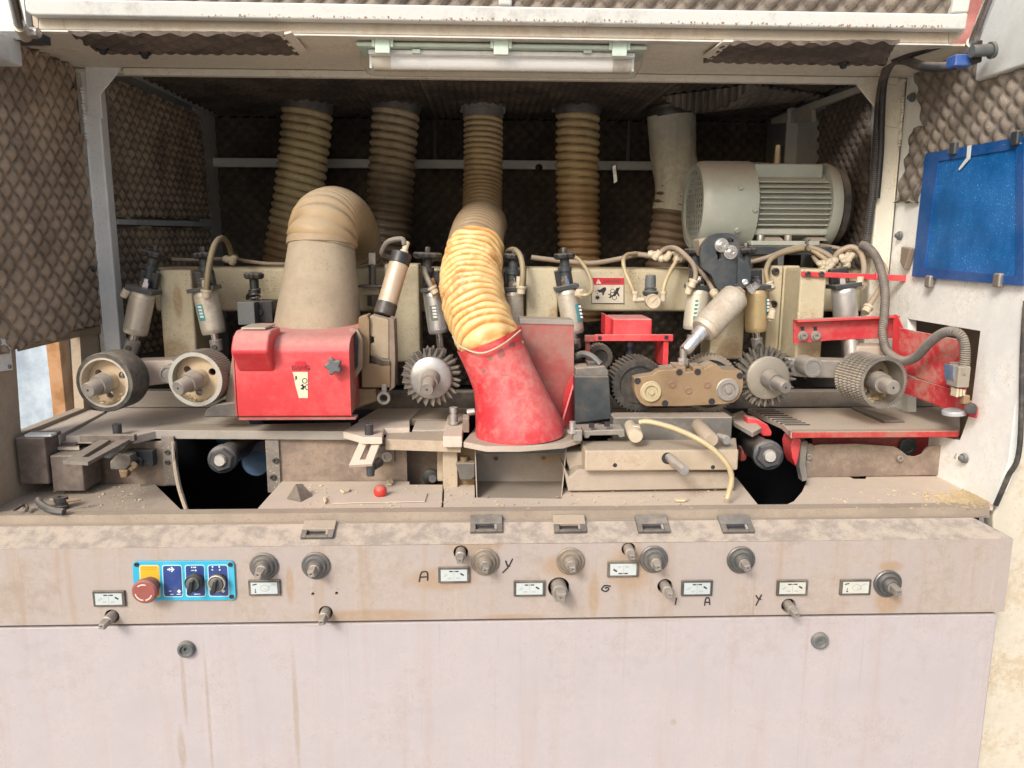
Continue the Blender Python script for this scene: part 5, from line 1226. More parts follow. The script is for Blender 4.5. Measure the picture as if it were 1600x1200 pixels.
# ================================================================== red motor box on its bracket
bx = thing('red_motor_box', 'small red box on a red bracket below the danger sign', 'machine part', P(985, 532, .42))
rb(bx, 'box', 958, 498, 1019, 532, .36, .10, RED, .004)
sl(bx, 'side_cover', [(946, 491), (958, 499), (958, 531), (945, 524)], .40, .06, RED, .002)
rb(bx, 'bracket_bar', 930, 523, 1052, 533, .355, .01, RED, .001)
rb(bx, 'bracket_leg', 914, 524, 930, 534, .40, .01, RED_D, .001)
sl(bx, 'bracket_leg', [(915, 532), (922, 528), (922, 580), (915, 580)], .41, .01, RED_D, .001)
sl(bx, 'bracket_leg', [(1037, 533), (1045, 533), (1044, 572), (1035, 572)], .36, .08, RED, .001)
for u, v in ((937, 528), (1041, 527)): bolt(bx, P(u, v, .355), NY, .0045, .002, INK)
MB().cyl(P(984, 533, .40), P(984, 572, .40), .009, None, 18).build('column', M('blue_black', (.02, .03, .06), .35, metal=.5), bx)
MB().cyl(P(984, 534, .40), P(984, 541, .40), .012, None, 18).build('column_collar', STEEL_D, bx)

# ================================================================== brown casting beside the big red hood
bc = thing('pressure_shoe_casting', 'brown dirty casting with hinge plates and eyelet right of the big red hood', 'casting', P(590, 630, .3))
sl(bc, 'side_plate', [(560, 496), (574, 492), (577, 500), (577, 568), (568, 578), (561, 574)], .30, .05, CAST, .002)
sl(bc, 'upper_block', [(577, 496), (580, 492), (608, 500), (608, 562), (592, 560), (578, 556), (578, 536), (584, 536), (584, 527), (578, 526)], .31, .04, M('cast_light', (.36, .28, .18), .7, dust=.6, over=.6, speck=.5), .003)
sl(bc, 'edge_plate', [(608, 496), (616, 500), (618, 562), (617, 605), (608, 612)], .305, .05, M('cast_edge', (.20, .15, .11), .6, dust=.5, over=.4), .002)
sl(bc, 'lower_block', [(564, 574), (570, 568), (610, 569), (610, 606), (565, 606)], .30, .05, CAST, .003)
sl(bc, 'dirt_ledge', [(580, 554), (588, 557), (597, 562), (609, 563), (610, 571), (596, 572), (580, 566)], .298, .03, M('grime', (.04, .03, .022), .9, dust=.4, over=.3), .003)
sl(bc, 'base_web', [(552, 608), (588, 607), (589, 627), (575, 632), (548, 641), (546, 620)], .31, .04, CAST, .003)
MB().ring(P(600, 621, .30), NY, [(-.008, .008), (.008, .008), (.008, .0135), (-.008, .0135)], 28).build('eyelet', STEEL_B, bc)
rb(bc, 'eyelet_stem', 596, 600, 604, 613, .296, .01, STEEL_B, .001)
MB().slab([(545, 516), (550, 512), (560, 516), (566, 530), (566, 575), (556, 590), (548, 592)], .27, .014).build('hood_end_plate', M('end_plate', (.28, .21, .14), .6, dust=.5, over=.5), bc, .002)
MB().slab([(549, 520), (556, 517), (560, 532), (559, 572), (551, 584)], .266, .004).build('rubber_seal', RUBBER, bc, .002)

# ================================================================== big red hood
rh = thing('red_hood', 'big red sheet metal hood with star knob and torn danger sticker', 'hood', P(460, 655, .2))
yh = .185
prof = [(375, 655), (370, 640), (367, 560), (364, 530), (367, 516), (378, 506)]
zt, zm, zb = P(460, 507, .33).z, P(460, 527, yh).z, P(460, 650, yh).z
x0h, x1h = P(369, 600, yh).x, P(547, 600, yh).x
cs = []                                           # profile Y,Z of the rolled sheet
r_ = .03
for k in range(9):
    a = R(90*k/8); cs.append((yh+r_-r_*math.cos(a) if False else yh+r_*(1-math.sin(a)), zm-r_*0+ r_*(1-math.cos(a))*0 + (zm - (zm-zm)) ))
cs = [(yh+.010, zb-.004), (yh+.003, zb), (yh, zb+.012), (yh, zm-.03)] + [(yh+.05*(1-math.cos(R(90*k/6)))*1.0, zm-.03+.030*math.sin(R(90*k/6))) for k in range(1, 7)] + [(.36, zt)]
m = MB(); vs = []
for x in (x0h, x1h):
    for y, z in cs: vs.append(V((x + (.012 if False else 0), y, z)))
n = len(cs)
m.add(vs, [(k, k+1, n+k+1, n+k) for k in range(n-1)])
ins = [V((v.x, v.y+.003, v.z-.0015)) for v in vs]
m.add(ins, [(k, n+k, n+k+1, k+1) for k in range(n-1)])
for (i, j) in ((0, n-1),):
    for base_i in (0, n):
        m.f += [(base_i+k, 2*n+base_i+k, 2*n+base_i+k+1, base_i+k+1) for k in range(n-1)]
m.build('hood_sheet', RED, rh, recalc=True)
MB().prism([V((x0h-.0015, y, z)) for y, z in cs]+[V((x0h-.0015, .36, zb))], (-.003, 0, 0)).build('end_sheet', RED_D, rh)
MB().prism([V((x1h-.004, y+.004, z)) for y, z in cs]+[V((x1h-.004, .36, zb))], (-.003, 0, 0)).build('end_sheet', RED_D, rh)
MB().box(x0h, x1h+.008, yh+.002, yh+.03, zb-.008, zb-.004).build('lower_flange', RED_D, rh)
# raised wedge on the left corner
xw0, xw1 = P(362, 560, yh-.03).x, P(421, 560, yh-.03).x
za, zbk, zc_ = P(390, 522, yh-.03).z, P(390, 550, yh-.035).z, P(390, 580, yh-.002).z
cs2 = [(yh+.06, P(390, 510, yh+.06).z), (yh+.0, za+.004), (yh-.018, za-.004), (yh-.03, za-.018), (yh-.037, zbk), (yh-.002, zc_), (yh+.06, zc_)]
MB().prism([V((xw0, y, z)) for y, z in cs2], (xw1-xw0, 0, 0)).build('raised_wedge', RED, rh, .006, 3)
pA, pB = P(370, 514, yh+.02), P(418, 523, yh-.015)
MB().hexa([(xw0+.012, yh-.004, za+.0055), (xw1-.012, yh-.004, za+.0055), (xw1-.008, yh+.050, P(390, 511, yh+.05).z+.003), (xw0+.016, yh+.050, P(390, 511, yh+.05).z+.003), (xw0+.012, yh-.004, za+.0095), (xw1-.012, yh-.004, za+.0095), (xw1-.008, yh+.050, P(390, 511, yh+.05).z+.007), (xw0+.016, yh+.050, P(390, 511, yh+.05).z+.007)]).build('top_label', M('faded_label', (.42, .36, .31), .6, dust=.8, over=.4), rh, .001)
c = P(522, 570, yh-.014)
star_prof(P(522.5, 571, yh-.012), NY, px(14.5, c), .014, 5, .34, 80).build('star_knob', GREYP, rh, .0015, 2)
MB().cyl(P(523, 572, yh), P(522.5, 571, yh-.013), .008, None, 16).build('knob_stem', STEEL_D, rh)
STK = M('sticker_cream', (.66, .58, .42), .5, dust=.1, over=.1)
MB().slab([(457, 581), (481, 581), (481, 622), (467, 622), (461, 600), (460, 592)], yh-.0012, .001).build('torn_sticker', STK, rh)
MB().slab([(462, 565), (477, 565), (481, 581), (457, 581)], yh-.0014, .001).build('sticker_band', SR, rh)
put_text('DANG', .0115, P(469.5, 575, yh-.0018), rh, M('sign_dark_red', (.20, .01, .015)), bold=.0003)
m = MB()
for q in ([(461, 588), (463.5, 587), (464, 592), (461.5, 594)], [(470, 601), (476, 603), (476, 605), (470, 603)], [(469.5, 607), (475, 604), (476, 606), (470.5, 609)], [(472, 600), (473.6, 600), (474.5, 609), (472.8, 609)]): m.slab(q, yh-.0018, .0006)
for cx, cy, r_, s0, s1 in ((476, 595, 4.2, 0, 360), (481, 605, 4.6, 90, 270)):
    for k in range(14):
        a0_, a1_ = R(s0+(s1-s0)*k/14), R(s0+(s1-s0)*(k+1)/14)
        m.slab([(cx+q*math.cos(a), cy+q*math.sin(a)) for q, a in ((r_, a0_), (r_, a1_), (r_-1, a1_), (r_-1, a0_))], yh-.0018, .0006)
m.build('pictogram', INK, rh)['kind'] = 'stuff'
# black shoe under the hood
sh = thing('pressure_shoe', 'dark ribbed pressure shoe below the left edge of the big red hood', 'machine part', P(350, 645, .25))
sl(sh, 'shoe', [(322, 640), (336, 632), (372, 628), (372, 652), (318, 652)], .24, .05, M('shoe_dark', (.07, .065, .06), .6, dust=.4, over=.2), .003)
sl(sh, 'side_rib', [(352, 628), (362, 560), (372, 560), (372, 632)], .26, .04, M('shoe_brown', (.20, .17, .13), .6, dust=.5, over=.4), .002)

# ================================================================== red chute and the dull red box behind it
ch = thing('red_chute', 'scuffed red chute narrowing down from the orange hose to a round foot', 'chute', P(812, 680, .2))
RCH = M('scuffed_red', (.56, .03, .04), .42, spots=[(P(u, v, .18).x, P(u, v, .18).z, px(a, P(u, v, .18)), px(b, P(u, v, .18))) for u, v, a, b in ((783, 552, 7, 10), (766, 560, 5, 6), (800, 540, 6, 5), (756, 580, 6, 5), (790, 585, 8, 2))], spotcol=(.035, .02, .022), dust=.6, over=.3, speck=.5, rust=.12, grime=.2, rustcol=(.7, .45, .38), dustcol=(.64, .33, .28))
rows = [((714, 549), (814, 509), .235), ((721, 563), (817, 530), .235), ((732, 588), (832, 566), .23), ((740, 610), (847, 596), .225), ((743, 640), (866, 632), .22), ((743, 664), (880, 658), .215), ((743, 682), (882, 676), .213)]
vs = []; n = 44
for (a, b, Y) in rows:
    pa, pb = P(*a, Y), P(*b, Y); c = (pa+pb)/2; hx = (pb-pa)/2; dep = hx.length*.86
    for k in range(n):
        q = 2*math.pi*k/n
        vs.append(c + hx*math.cos(q) + V((0, -hx.length*.92, 0))*math.sin(q))
MB().add(vs, [(i*n+k, i*n+(k+1) % n, (i+1)*n+(k+1) % n, (i+1)*n+k) for i in range(len(rows)-1) for k in range(n)]).build('chute_body', RCH, ch, ang=60)
pl(ch, 'flange', [(724, 690), (742, 668), (905, 664), (908, 684), (880, 692), (812, 697), (760, 697)], P(812, 690, .16).z, .012, M('flange_dusty', (.48, .40, .33), .5, dust=.8, over=.5), .002)
MB().lathe(P(894, 676, .17), (0, 0, 1), [(0, .010), (.004, .010), (.004, .006), (.022, .006)], 16).build('bolt', STEEL, ch)
rb(ch, 'clip', 896, 672, 910, 690, .165, .02, STEEL_B, .002)
rd = thing('red_box', 'dull dust covered red box behind the red chute', 'box', P(855, 640, .3))
sl(rd, 'front', [(812, 505), (897, 507), (897, 590), (878, 665), (830, 665)], .31, .006, RED_D, .001)
sl(rd, 'top', [(812, 498), (896, 500), (897, 508), (812, 506)], .308, .06, M('grey_top', (.28, .25, .22), .6, dust=.7), .001)
MB().prism([P(897, 592, .308), P(896, 660, .308), P(879, 668, .25), P(878, 655, .25)], (.004, 0, 0)).build('side_fin', RED, rd, .001)
MB().slab([(884, 605), (897, 582), (897, 655), (879, 664), (878, 640)], .30, .004).build('side_panel', RED, rd, .001)

# ================================================================== press block at the centre right
pb = thing('press_block', 'stack of cream machined blocks with a silver pin right of the red chute', 'block', P(1030, 760, .2))
rb(pb, 'front_block', 914, 703, 1154, 736, .145, .075, BEIGE, .004)
sl(pb, 'step_block', [(880, 728), (890, 745), (903, 733), (1148, 738), (1148, 764), (888, 768)], .165, .07, M('step_dusty', (.38, .32, .26), .65, dust=.7, over=.5, speck=.3), .003)
sl(pb, 'side_step', [(880, 706), (912, 706), (914, 735), (890, 735)], .195, .05, M('step_dusty', (.38, .32, .26)), .003)
rb(pb, 'rear_block', 958, 652, 1144, 688, .235, .05, M('rear_grey', (.17, .16, .145), .5, metal=.3, dust=.8, over=.4), .003)
pl(pb, 'cap_plate', [(945, 700), (950, 684), (1150, 684), (1152, 700)], P(1050, 694, .2).z, .01, BEIGE, .002)
sl(pb, 'clamp_plate', [(912, 673), (976, 671), (977, 683), (968, 684), (966, 680), (922, 681), (920, 685), (913, 685)], .19, .05, STEEL_B, .002)
for u, v in ((925, 662), (949, 660)): rb(pb, 'slot', u-4, v, u+4, v+7, .186, .01, INK)
for u, v in ((961, 727), (1114, 730)): MB().lathe(P(u, v, .1449), NY, [(0, .0042), (.0006, .0038)], 14).build('screw_hole', INK, pb)
a, b = P(1045, 714, .147), P(1070, 736, .07)
MB().lathe(a, b-a, [(-.005, .0085), ((b-a).length-.002, .0085), ((b-a).length, .0078)], 24).build('silver_pin', STEEL, pb)
MB().lathe(P(1043, 716, .1446), NY, [(0, .0115), (.0008, .011)], 20).build('pin_hole', INK, pb)
a, b = P(984, 664, .21), P(994, 682, .15)
MB().lathe(b, a-b, [(0, .0125), (.003, .014), (.02, .014), ((a-b).length, .0105)], 24).build('stopper', PUTTY, pb)
MB().lathe(P(994, 664, .17), (0, 0, -1), [(0, .008), (.004, .0095), (.022, .0085)], 14).build('elbow_fitting', PUTTY, pb)
a, b = P(1090, 664, .21), P(1112, 688, .13)
MB().lathe(b, a-b, [(0, .0125), (.003, .014), ((a-b).length-.002, .0135), ((a-b).length, .012)], 24).build('stopper', M('brown_stopper', (.46, .37, .27), .5, dust=.5, over=.4), pb)
MB().lathe(P(1136, 688, .15), V((-.3, 1, 0)), [(0, .004), (0, .008), (.004, .009), (.03, .0075)], 18).build('ring_pin', STEEL, pb)
t = thing('air_tube', 'clear yellow tube arching over the cream block down to the tray', 'hose', P(1138, 778, .09))
MB().tube([P(998, 660, .17), P(1015, 659, .165), P(1050, 668, .14), P(1085, 683, .11), P(1112, 700, .095), P(1135, 724, .09), P(1143, 745, .09), P(1140, 765, .088), P(1136, 779, .085)], .0052, 10, 8).build('tube', TUBE_Y, t)

# ================================================================== stops and clamps at the left
lc = thing('slotted_stop', 'dark slotted stop bar with a socket bolt on the left bed', 'stop', P(160, 700, .2))
zs = ZTAB-.004
out = [(98, 720), (170, 679), (218, 673), (215, 680), (137, 722)]; inn = [(128, 714), (178, 683), (190, 681), (186, 686), (138, 714)]
m = MB().holed([PZ(u, v, zs) for u, v in out], [[PZ(u, v, zs) for u, v in inn]], (0, 0, -.006)); m.holed([PZ(u, v, zs)-V((0, 0, .006)) for u, v in out], [[PZ(u, v, zs)-V((0, 0, .006)) for u, v in inn]])
m.build('slotted_bar', M('bar_dark', (.22, .20, .18), .45, metal=.5, dust=.5, over=.2), lc)
MB().lathe(PZ(184, 681, zs), (0, 0, 1), [(0, .012), (.002, .012), (.002, .0085), (.024, .0085), (.024, .005), (.016, .0045)], 20).build('socket_bolt', STEEL_D, lc)
MB().slab([(150, 712), (178, 700), (205, 684), (208, 690), (182, 710), (170, 717)], .20, .012).build('lower_bar', CHAR, lc, .001)
rb(lc, 'bracket', 196, 704, 239, 729, .235, .02, CHAR, .002)
bolt(lc, P(217, 721, .235), NY, .010, .008, STEEL_D)
sl(lc, 'bracket_arm', [(171, 722), (186, 708), (203, 712), (205, 725), (196, 735), (172, 734)], .20, .03, M('dusty_charcoal', (.12, .11, .10)), .003)
MB().tube([P(206, 724, .20), P(212, 728, .2), P(203, 735, .195)], .005, 8).build('lever', CAST, lc)
sl(lc, 'lever_foot', [(184, 735), (200, 735), (198, 747), (188, 748)], .195, .02, CAST, .003)
cc = thing('slotted_clamp', 'pale slotted clamp arm with a socket bolt on the centre bed', 'clamp', P(575, 720, .2))
P0 = [P(565, 683, .205), P(597, 683, .205), P(581, 725, .15), P(545, 727, .15)]
inn = [P(575, 688, .200), P(583, 688, .200), P(571, 718, .160), P(562, 718, .160)]
nn = (P0[1]-P0[0]).cross(P0[3]-P0[0]).normalized(); nn = nn if nn.z < 0 else -nn
m = MB().holed(P0, [inn], nn*.007); m.holed([p+nn*.007 for p in P0], [[p+nn*.007 for p in inn]]); m.build('slotted_arm', BOARD, cc)
MB().lathe(P(577, 683, .205), (0, 0, 1), [(0, .014), (.002, .014), (.003, .0085), (.026, .0085), (.027, .005), (.02, .0045)], 20).build('socket_bolt', STEEL_D, cc)
rb(cc, 'bracket', 588, 697, 616, 723, .24, .016, M('dusty_charcoal', (.12, .11, .10)), .002)
MB().lathe(P(605, 713, .24), NY, [(0, .0105), (.005, .0105), (.005, .006), (.002, .0055)], 22).build('washer', STEEL_B, cc)
MB().cyl(P(592, 722, .20), P(583, 729, .17), .010, .008, 14).build('pivot', STEEL_D, cc)
MB().cyl(P(579, 728, .165), P(579, 743, .165), .0085, .0075, 14).build('foot', CHAR, cc)

# ================================================================== red arm, rail, limit switch and corrugated cable at the right
ra = thing('guard_bracket', 'bent red sheet metal arm in front of the right wall opening', 'arm', P(1380, 520, .3))
sl(ra, 'upper_plate', [(1240, 499), (1372, 493), (1398, 492), (1400, 500), (1402, 528), (1372, 529), (1300, 532), (1240, 537)], .40, .004, M('arm_red', (.50, .03, .042), .45, dust=.7, over=.3), .001)
MB().hexa([P(1240, 499, .40), P(1398, 492, .40), P(1398, 495, .40), P(1240, 502, .40), P(1240, 499, .40)+V((0, -.022, 0)), P(1398, 492, .40)+V((0, -.022, 0)), P(1398, 495, .40)+V((0, -.022, 0)), P(1240, 502, .40)+V((0, -.022, 0))]).build('top_flange', RED, ra)
MB().prism([P(1396, 491, .385), P(1402, 492, .37), P(1411, 512, .35), P(1408, 556, .35), P(1394, 552, .37), P(1394, 530, .385)], (.003, .003, 0)).build('bent_web', RED, ra, .001)
ARM_D = M('dusty_arm_red', (.52, .03, .042), .45, dust=.7, over=.7, grime=.2, dustcol=(.40, .29, .22))
W_ = [P(1404, 512, .36), P(1500, 531, .20), P(1513, 540, .18), P(1512, 575, .175), P(1508, 614, .17), P(1490, 610, .19), P(1404, 580, .355)]
MB().prism(W_, (.004, .002, 0)).build('side_plate', ARM_D, ra, .001)
W2 = [P(1404, 582, .352), P(1490, 609, .188), P(1526, 632, .135), P(1529, 636, .132), P(1526, 653, .132), P(1505, 648, .16), P(1404, 610, .352)]
MB().prism([p+V((-.004, -.004, 0)) for p in W2], (.004, .002, 0)).build('lower_bar', ARM_D, ra, .001)
for u, v in ((1254, 525), (1274, 525)):
    MB().lathe(P(u, v, .399), NY, [(0, .0115), (.003, .0115), (.0035, .008), (.009, .0075), (.009, .004), (.004, .0035)], 22).build('bolt', STEEL_B, ra)
    MB().slab([(u-3, v-14), (u+2, v-15), (u+3, v-9), (u-2, v-8)], .3985, .001).build('stamped_mark', INK, ra)
MB().lathe(P(1517, 638, .128), V((-.6, -.8, 0)), [(0, .011), (.004, .011), (.004, .0085), (.009, .0085), (.009, .004)], 22).build('pivot_bolt', STEEL_D, ra)
MB().cyl(P(1491, 648, .165), P(1491, 640, .165), .022, None, 28).build('pale_roller', M('roller_pale', (.55, .58, .60), .4, metal=.4, dust=.3), ra, .003)
ls = thing('limit_switch', 'grey limit switch with blue side mounted on the red arm', 'switch', P(1500, 590, .16))
rb(ls, 'body', 1497, 573, 1516, 606, .125, .035, M('switch_grey', (.27, .25, .21), .5, dust=.6, over=.4), .002)
sl(ls, 'blue_side', [(1489, 571), (1496.5, 574), (1496.5, 605), (1493, 604), (1489.5, 590)], .135, .03, M('dusty_blue', (.10, .17, .30), .5, dust=.4, over=.35), .001)
sl(ls, 'mount_plate', [(1485, 566), (1514, 566), (1514, 573), (1488, 574), (1492, 612), (1487, 612)], .16, .006, STEEL_B, .001)
for i in range(3): rb(ls, 'roller_head', 1495+i*5, 607+i*1.0, 1499+i*5, 621-i, .13, .02, PUTTY, .0015)
rb(ls, 'lever', 1506, 618, 1516, 632, .13, .012, CAST, .002)
put_text('CE', .006, P(1506, 586, .1245), ls, M('emboss', (.16, .145, .12), .6))
cb = thing('corrugated_cable', 'grey corrugated cable curling from the pillar to the limit switch', 'cable', P(1380, 480, .35))
path = [P(u, v, Y) for u, v, Y in ((1345, 382, .52), (1358, 388, .50), (1370, 404, .47), (1378, 428, .44), (1383, 460, .40), (1381, 500, .37), (1379, 520, .36), (1384, 545, .34), (1398, 559, .31), (1415, 564, .28), (1432, 557, .25), (1452, 536, .21), (1472, 521, .18), (1490, 518, .155), (1503, 527, .145), (1508, 547, .14), (1507, 574, .138))]
ribbed(path, .0088, .0042, .0011, 14, sub=4).build('conduit', M('conduit_grey', (.115, .105, .098), .5, dust=.5, over=.3), cb, recalc=False)
rl = thing('red_rail', 'thin red flat bar from the right post across to the right wall', 'rail', P(1330, 430, .44))
sl(rl, 'bar', [(1253, 424), (1416, 430), (1416, 440), (1330, 435), (1253, 432)], .448, .005, RED, .001)
rb(rl, 'clamp', 1369, 427, 1382, 437, .440, .008, M('pink_red', (.62, .08, .12), .4, dust=.3), .001)
for u in (1262, 1283): bolt(rl, P(u, 428, .4475), NY, .006, .005, STEEL_D)
bc_ = thing('black_conduit', 'black corrugated conduit running from the lid switch down the right pillar', 'cable', P(1375, 240, .45))
path = [P(u, v, Y) for u, v, Y in ((1494, 101, .19), (1470, 105, .22), (1440, 103, .28), (1412, 94, .34), (1393, 98, .40), (1380, 125, .46), (1373, 170, .50), (1369, 230, .51), (1364, 300, .515), (1358, 345, .52), (1353, 385, .53))]
ribbed(path, .0085, .0042, .0009, 12, sub=4).build('conduit', M('conduit_black', (.025, .026, .03), .45, dust=.4), bc_, recalc=False)
MB().tube([P(u, v, Y) for u, v, Y in ((1400, 84, .35), (1390, 100, .42), (1381, 132, .46), (1378, 180, .49), (1376, 240, .505), (1370, 310, .51))], .007, 10).build('second_cable', BLACK, bc_)
MB().tube([P(1393, 97, .40), P(1393, 86, .40), P(1404, 83, .38)], .0035, 6, smooth=False).build('hook', STEEL_B, bc_)
MB().tube([P(1398, 90, .36), P(1430, 80, .30), P(1480, 64, .25)], .010, 10).build('lid_cable', BLACK, bc_)

# ================================================================== loose bits lying on the trays
o = MB().sphere(PZ(594, 778, ZT)+V((0, .004, .012)), .0128, 28).build('red_ball', M('ball_red', (.62, .045, .03), .35, dust=.35, over=.1)); tag(o, 'small red ball lying on the tray in the centre', 'ball')
zt_ = ZT
a, b, c_, d_ = PZ(447, 780, zt_), PZ(489, 775, zt_), PZ(470, 785, zt_), P(462, 756, PZ(460, 776, zt_).y)
o = MB().add([a, b, c_, d_, a.lerp(d_, .9)+V((.012, .012, 0))], [(0, 2, 1), (0, 3, 2), (2, 3, 1), (0, 1, 4), (3, 4, 1), (0, 4, 3)]).build('metal_wedge', M('wedge_brown', (.11, .085, .07), .6, dust=.25, over=.3), None, .001); tag(o, 'brown metal wedge lying on the tray near the left opening', 'wedge')
def chip(pix, label, z=ZT+.001):
    o = MB().prism([PZ(u, v, z) for u, v in pix], (.001, 0, .004)).build('wood_chip', M('chip', (.66, .55, .38), .8, dust=.1), None, .0005); tag(o, label, 'wood chip', 'wood chips on the trays'); return o
chip([(531, 768), (539, 766), (547, 766), (545, 769), (536, 771)], 'pale wood chip left of the red ball')
chip([(604, 753), (612, 751), (615, 756), (611, 759), (606, 758)], 'pale wood chip behind the red ball')
chip([(505, 779), (508, 778), (510, 786), (507, 788)], 'curved pale chip in front of the metal wedge')
chip([(1053, 781), (1062, 779), (1076, 782), (1070, 784), (1056, 784)], 'brown scrap below the silver pin on the tray')
k = thing('bolt_clamp', 'dark clamp strap with a bolt lying on the left tray', 'clamp', PZ(95, 797, ZT))
MB().tube([P(60, 781, .10), P(64, 788, .085), P(80, 797, .06), P(100, 800, .055)], .0065, 8).build('strap', CHAR, k)
MB().lathe(PZ(97, 795, ZT)+V((0, 0, .002)), (0, 0, 1), [(0, .0115), (.005, .0115), (.006, .010), (.012, .010), (.012, .012), (.021, .012), (.021, .006), (.016, .005)], 20).build('bolt', STEEL_D, k)
MB().cyl(P(104, 783, .08), P(127, 780, .09), .0028, None, 8).build('pin', CAST, k)
k = thing('hook_wire', 'bent black wire hook lying on the left tray by the wall', 'wire', PZ(35, 793, ZT))
MB().tube([P(22, 797, .06), P(32, 791, .075), P(38, 789, .085), P(43, 793, .08), P(41, 798, .065)], .003, 8).build('wire', STEEL_D, k)
k = thing('scrap_plate', 'thin dust covered metal scrap lying in front of the red ball', 'plate', PZ(560, 783, ZT))
pl(k, 'sheet', [(520, 786), (530, 771), (668, 770), (664, 783)], ZT+.003, .002, BOARD, .0005)
m = MB(); rnd = random.Random(11)
for i in range(700):
    u = 1545-abs(rnd.gauss(0, 45)); v = 779+rnd.gauss(0, 6); v = min(794, max(752, v))
    if u < 1440 or u > 1553-(v-760)*-.2+8: continue
    p = PZ(u, v, ZT+.0005); e = .0008+.0013*rnd.random(); a = rnd.random()*3
    m.obox(p+V((0, 0, e*.4)), V((math.cos(a), math.sin(a), 0))*e*1.6, V((-math.sin(a), math.cos(a), 0))*e, V((0, 0, e*.4)))
tag(m.build('sawdust', M('yellow_sawdust', (.56, .43, .24), .9, dust=.1, over=.05, vary=.25)), 'yellow sawdust spilled in the right corner of the tray', 'sawdust', kind='stuff')
m = MB(); rnd = random.Random(12)
for i in range(700):
    u = rnd.uniform(20, 1540); v = rnd.uniform(757, 795); p = PZ(u, v, ZT+.0006); e = .0006+.0013*rnd.random()**2; a = rnd.random()*3
    if 230 < u < 445 or 1140 < u < 1270 or 740 < u < 882 and v < 782: continue
    m.obox(p+V((0, 0, e*.3)), V((math.cos(a), math.sin(a), 0))*e*1.7, V((-math.sin(a), math.cos(a), 0))*e*.8, V((0, 0, e*.4)))
tag(m.build('wood_dust', M('chip', (.66, .55, .38))), 'fine wood crumbs scattered over the trays', 'dust', kind='stuff')
# ================================================================== controls on the fascia
# adjusting shafts
def shaft_unit(u, v, label, flange, mat_f=STEEL_B, L_=.040, r=.0085, flat=4, big=1.0):
    c = P(u, v, 0)
    t = thing('adjusting_shaft', label, 'shaft', c, 'adjusting shafts on the fascia')
    r *= big
    if flange:
        R_ = px(22, c)
        MB().lathe(c+V((0, -.0002, 0)), NY, [(0, R_), (.0035, R_), (.005, R_*.93), (.005, R_*.80), (.008, R_*.78), (.011, R_*.70), (.011, R_*.55), (.018, R_*.50), (.020, R_*.44)], 40).build('flange', mat_f, t)
        s = .018
    else: s = -.012
    m = MB().lathe(c, NY, [(s, r*1.15), (L_*.5, r*1.15), (L_*.5+.0008, r*.95)], 24); m.build('sleeve', STEEL_B, t)
    m = MB().lathe(c, NY, [(L_*.5, r*1.02), (L_-.004, r*1.02), (L_, r*.82), (L_, r*.22), (L_-.004, r*.2)], flat, math.pi/4+random.uniform(-.3, .3)); m.build('square_end', STEEL_B, t, .0008, 2)
    return t
FLG = M('grey_flange', (.135, .14, .14), .35, metal=.6, dust=.3, over=.2)
FLG_B = M('brown_flange', (.26, .22, .175), .45, metal=.5, dust=.4, over=.4)
for u, v, lab, mf in ((413, 884, 'flanged shaft right of the blue control box', FLG), (494, 883, 'flanged shaft above the two small holes', FLG), (758, 877, 'brownish flanged shaft left of the first Y mark', FLG_B), (891, 876, 'flanged shaft above the large sleeved shaft', FLG_B), (1021, 873, 'flanged shaft right of the plate with the leaning pin', FLG), (1157, 874, 'flanged shaft nearest the seam, under the rightmost counter', FLG), (1386, 911, 'flanged shaft with a rust stain at the far right', FLG)):
    shaft_unit(u, v, lab, True, mf)
for (u, v, r), lab in zip(HOLES, ('bare shaft in a hole under the leftmost plate', 'bare shaft in a hole under the two small holes', 'bare shaft pointing down over a plate next to the first A mark', 'large sleeved shaft in a hole beside its plate', 'bare shaft pointing down over the plate above the G mark', 'bare shaft in a hole above the I mark', 'bare shaft in a hole right of the second Y mark')):
    shaft_unit(u, v, lab, False, L_=.038 if r < 15 else .042, r=.0078, big=1.0 if r < 15 else 1.55)
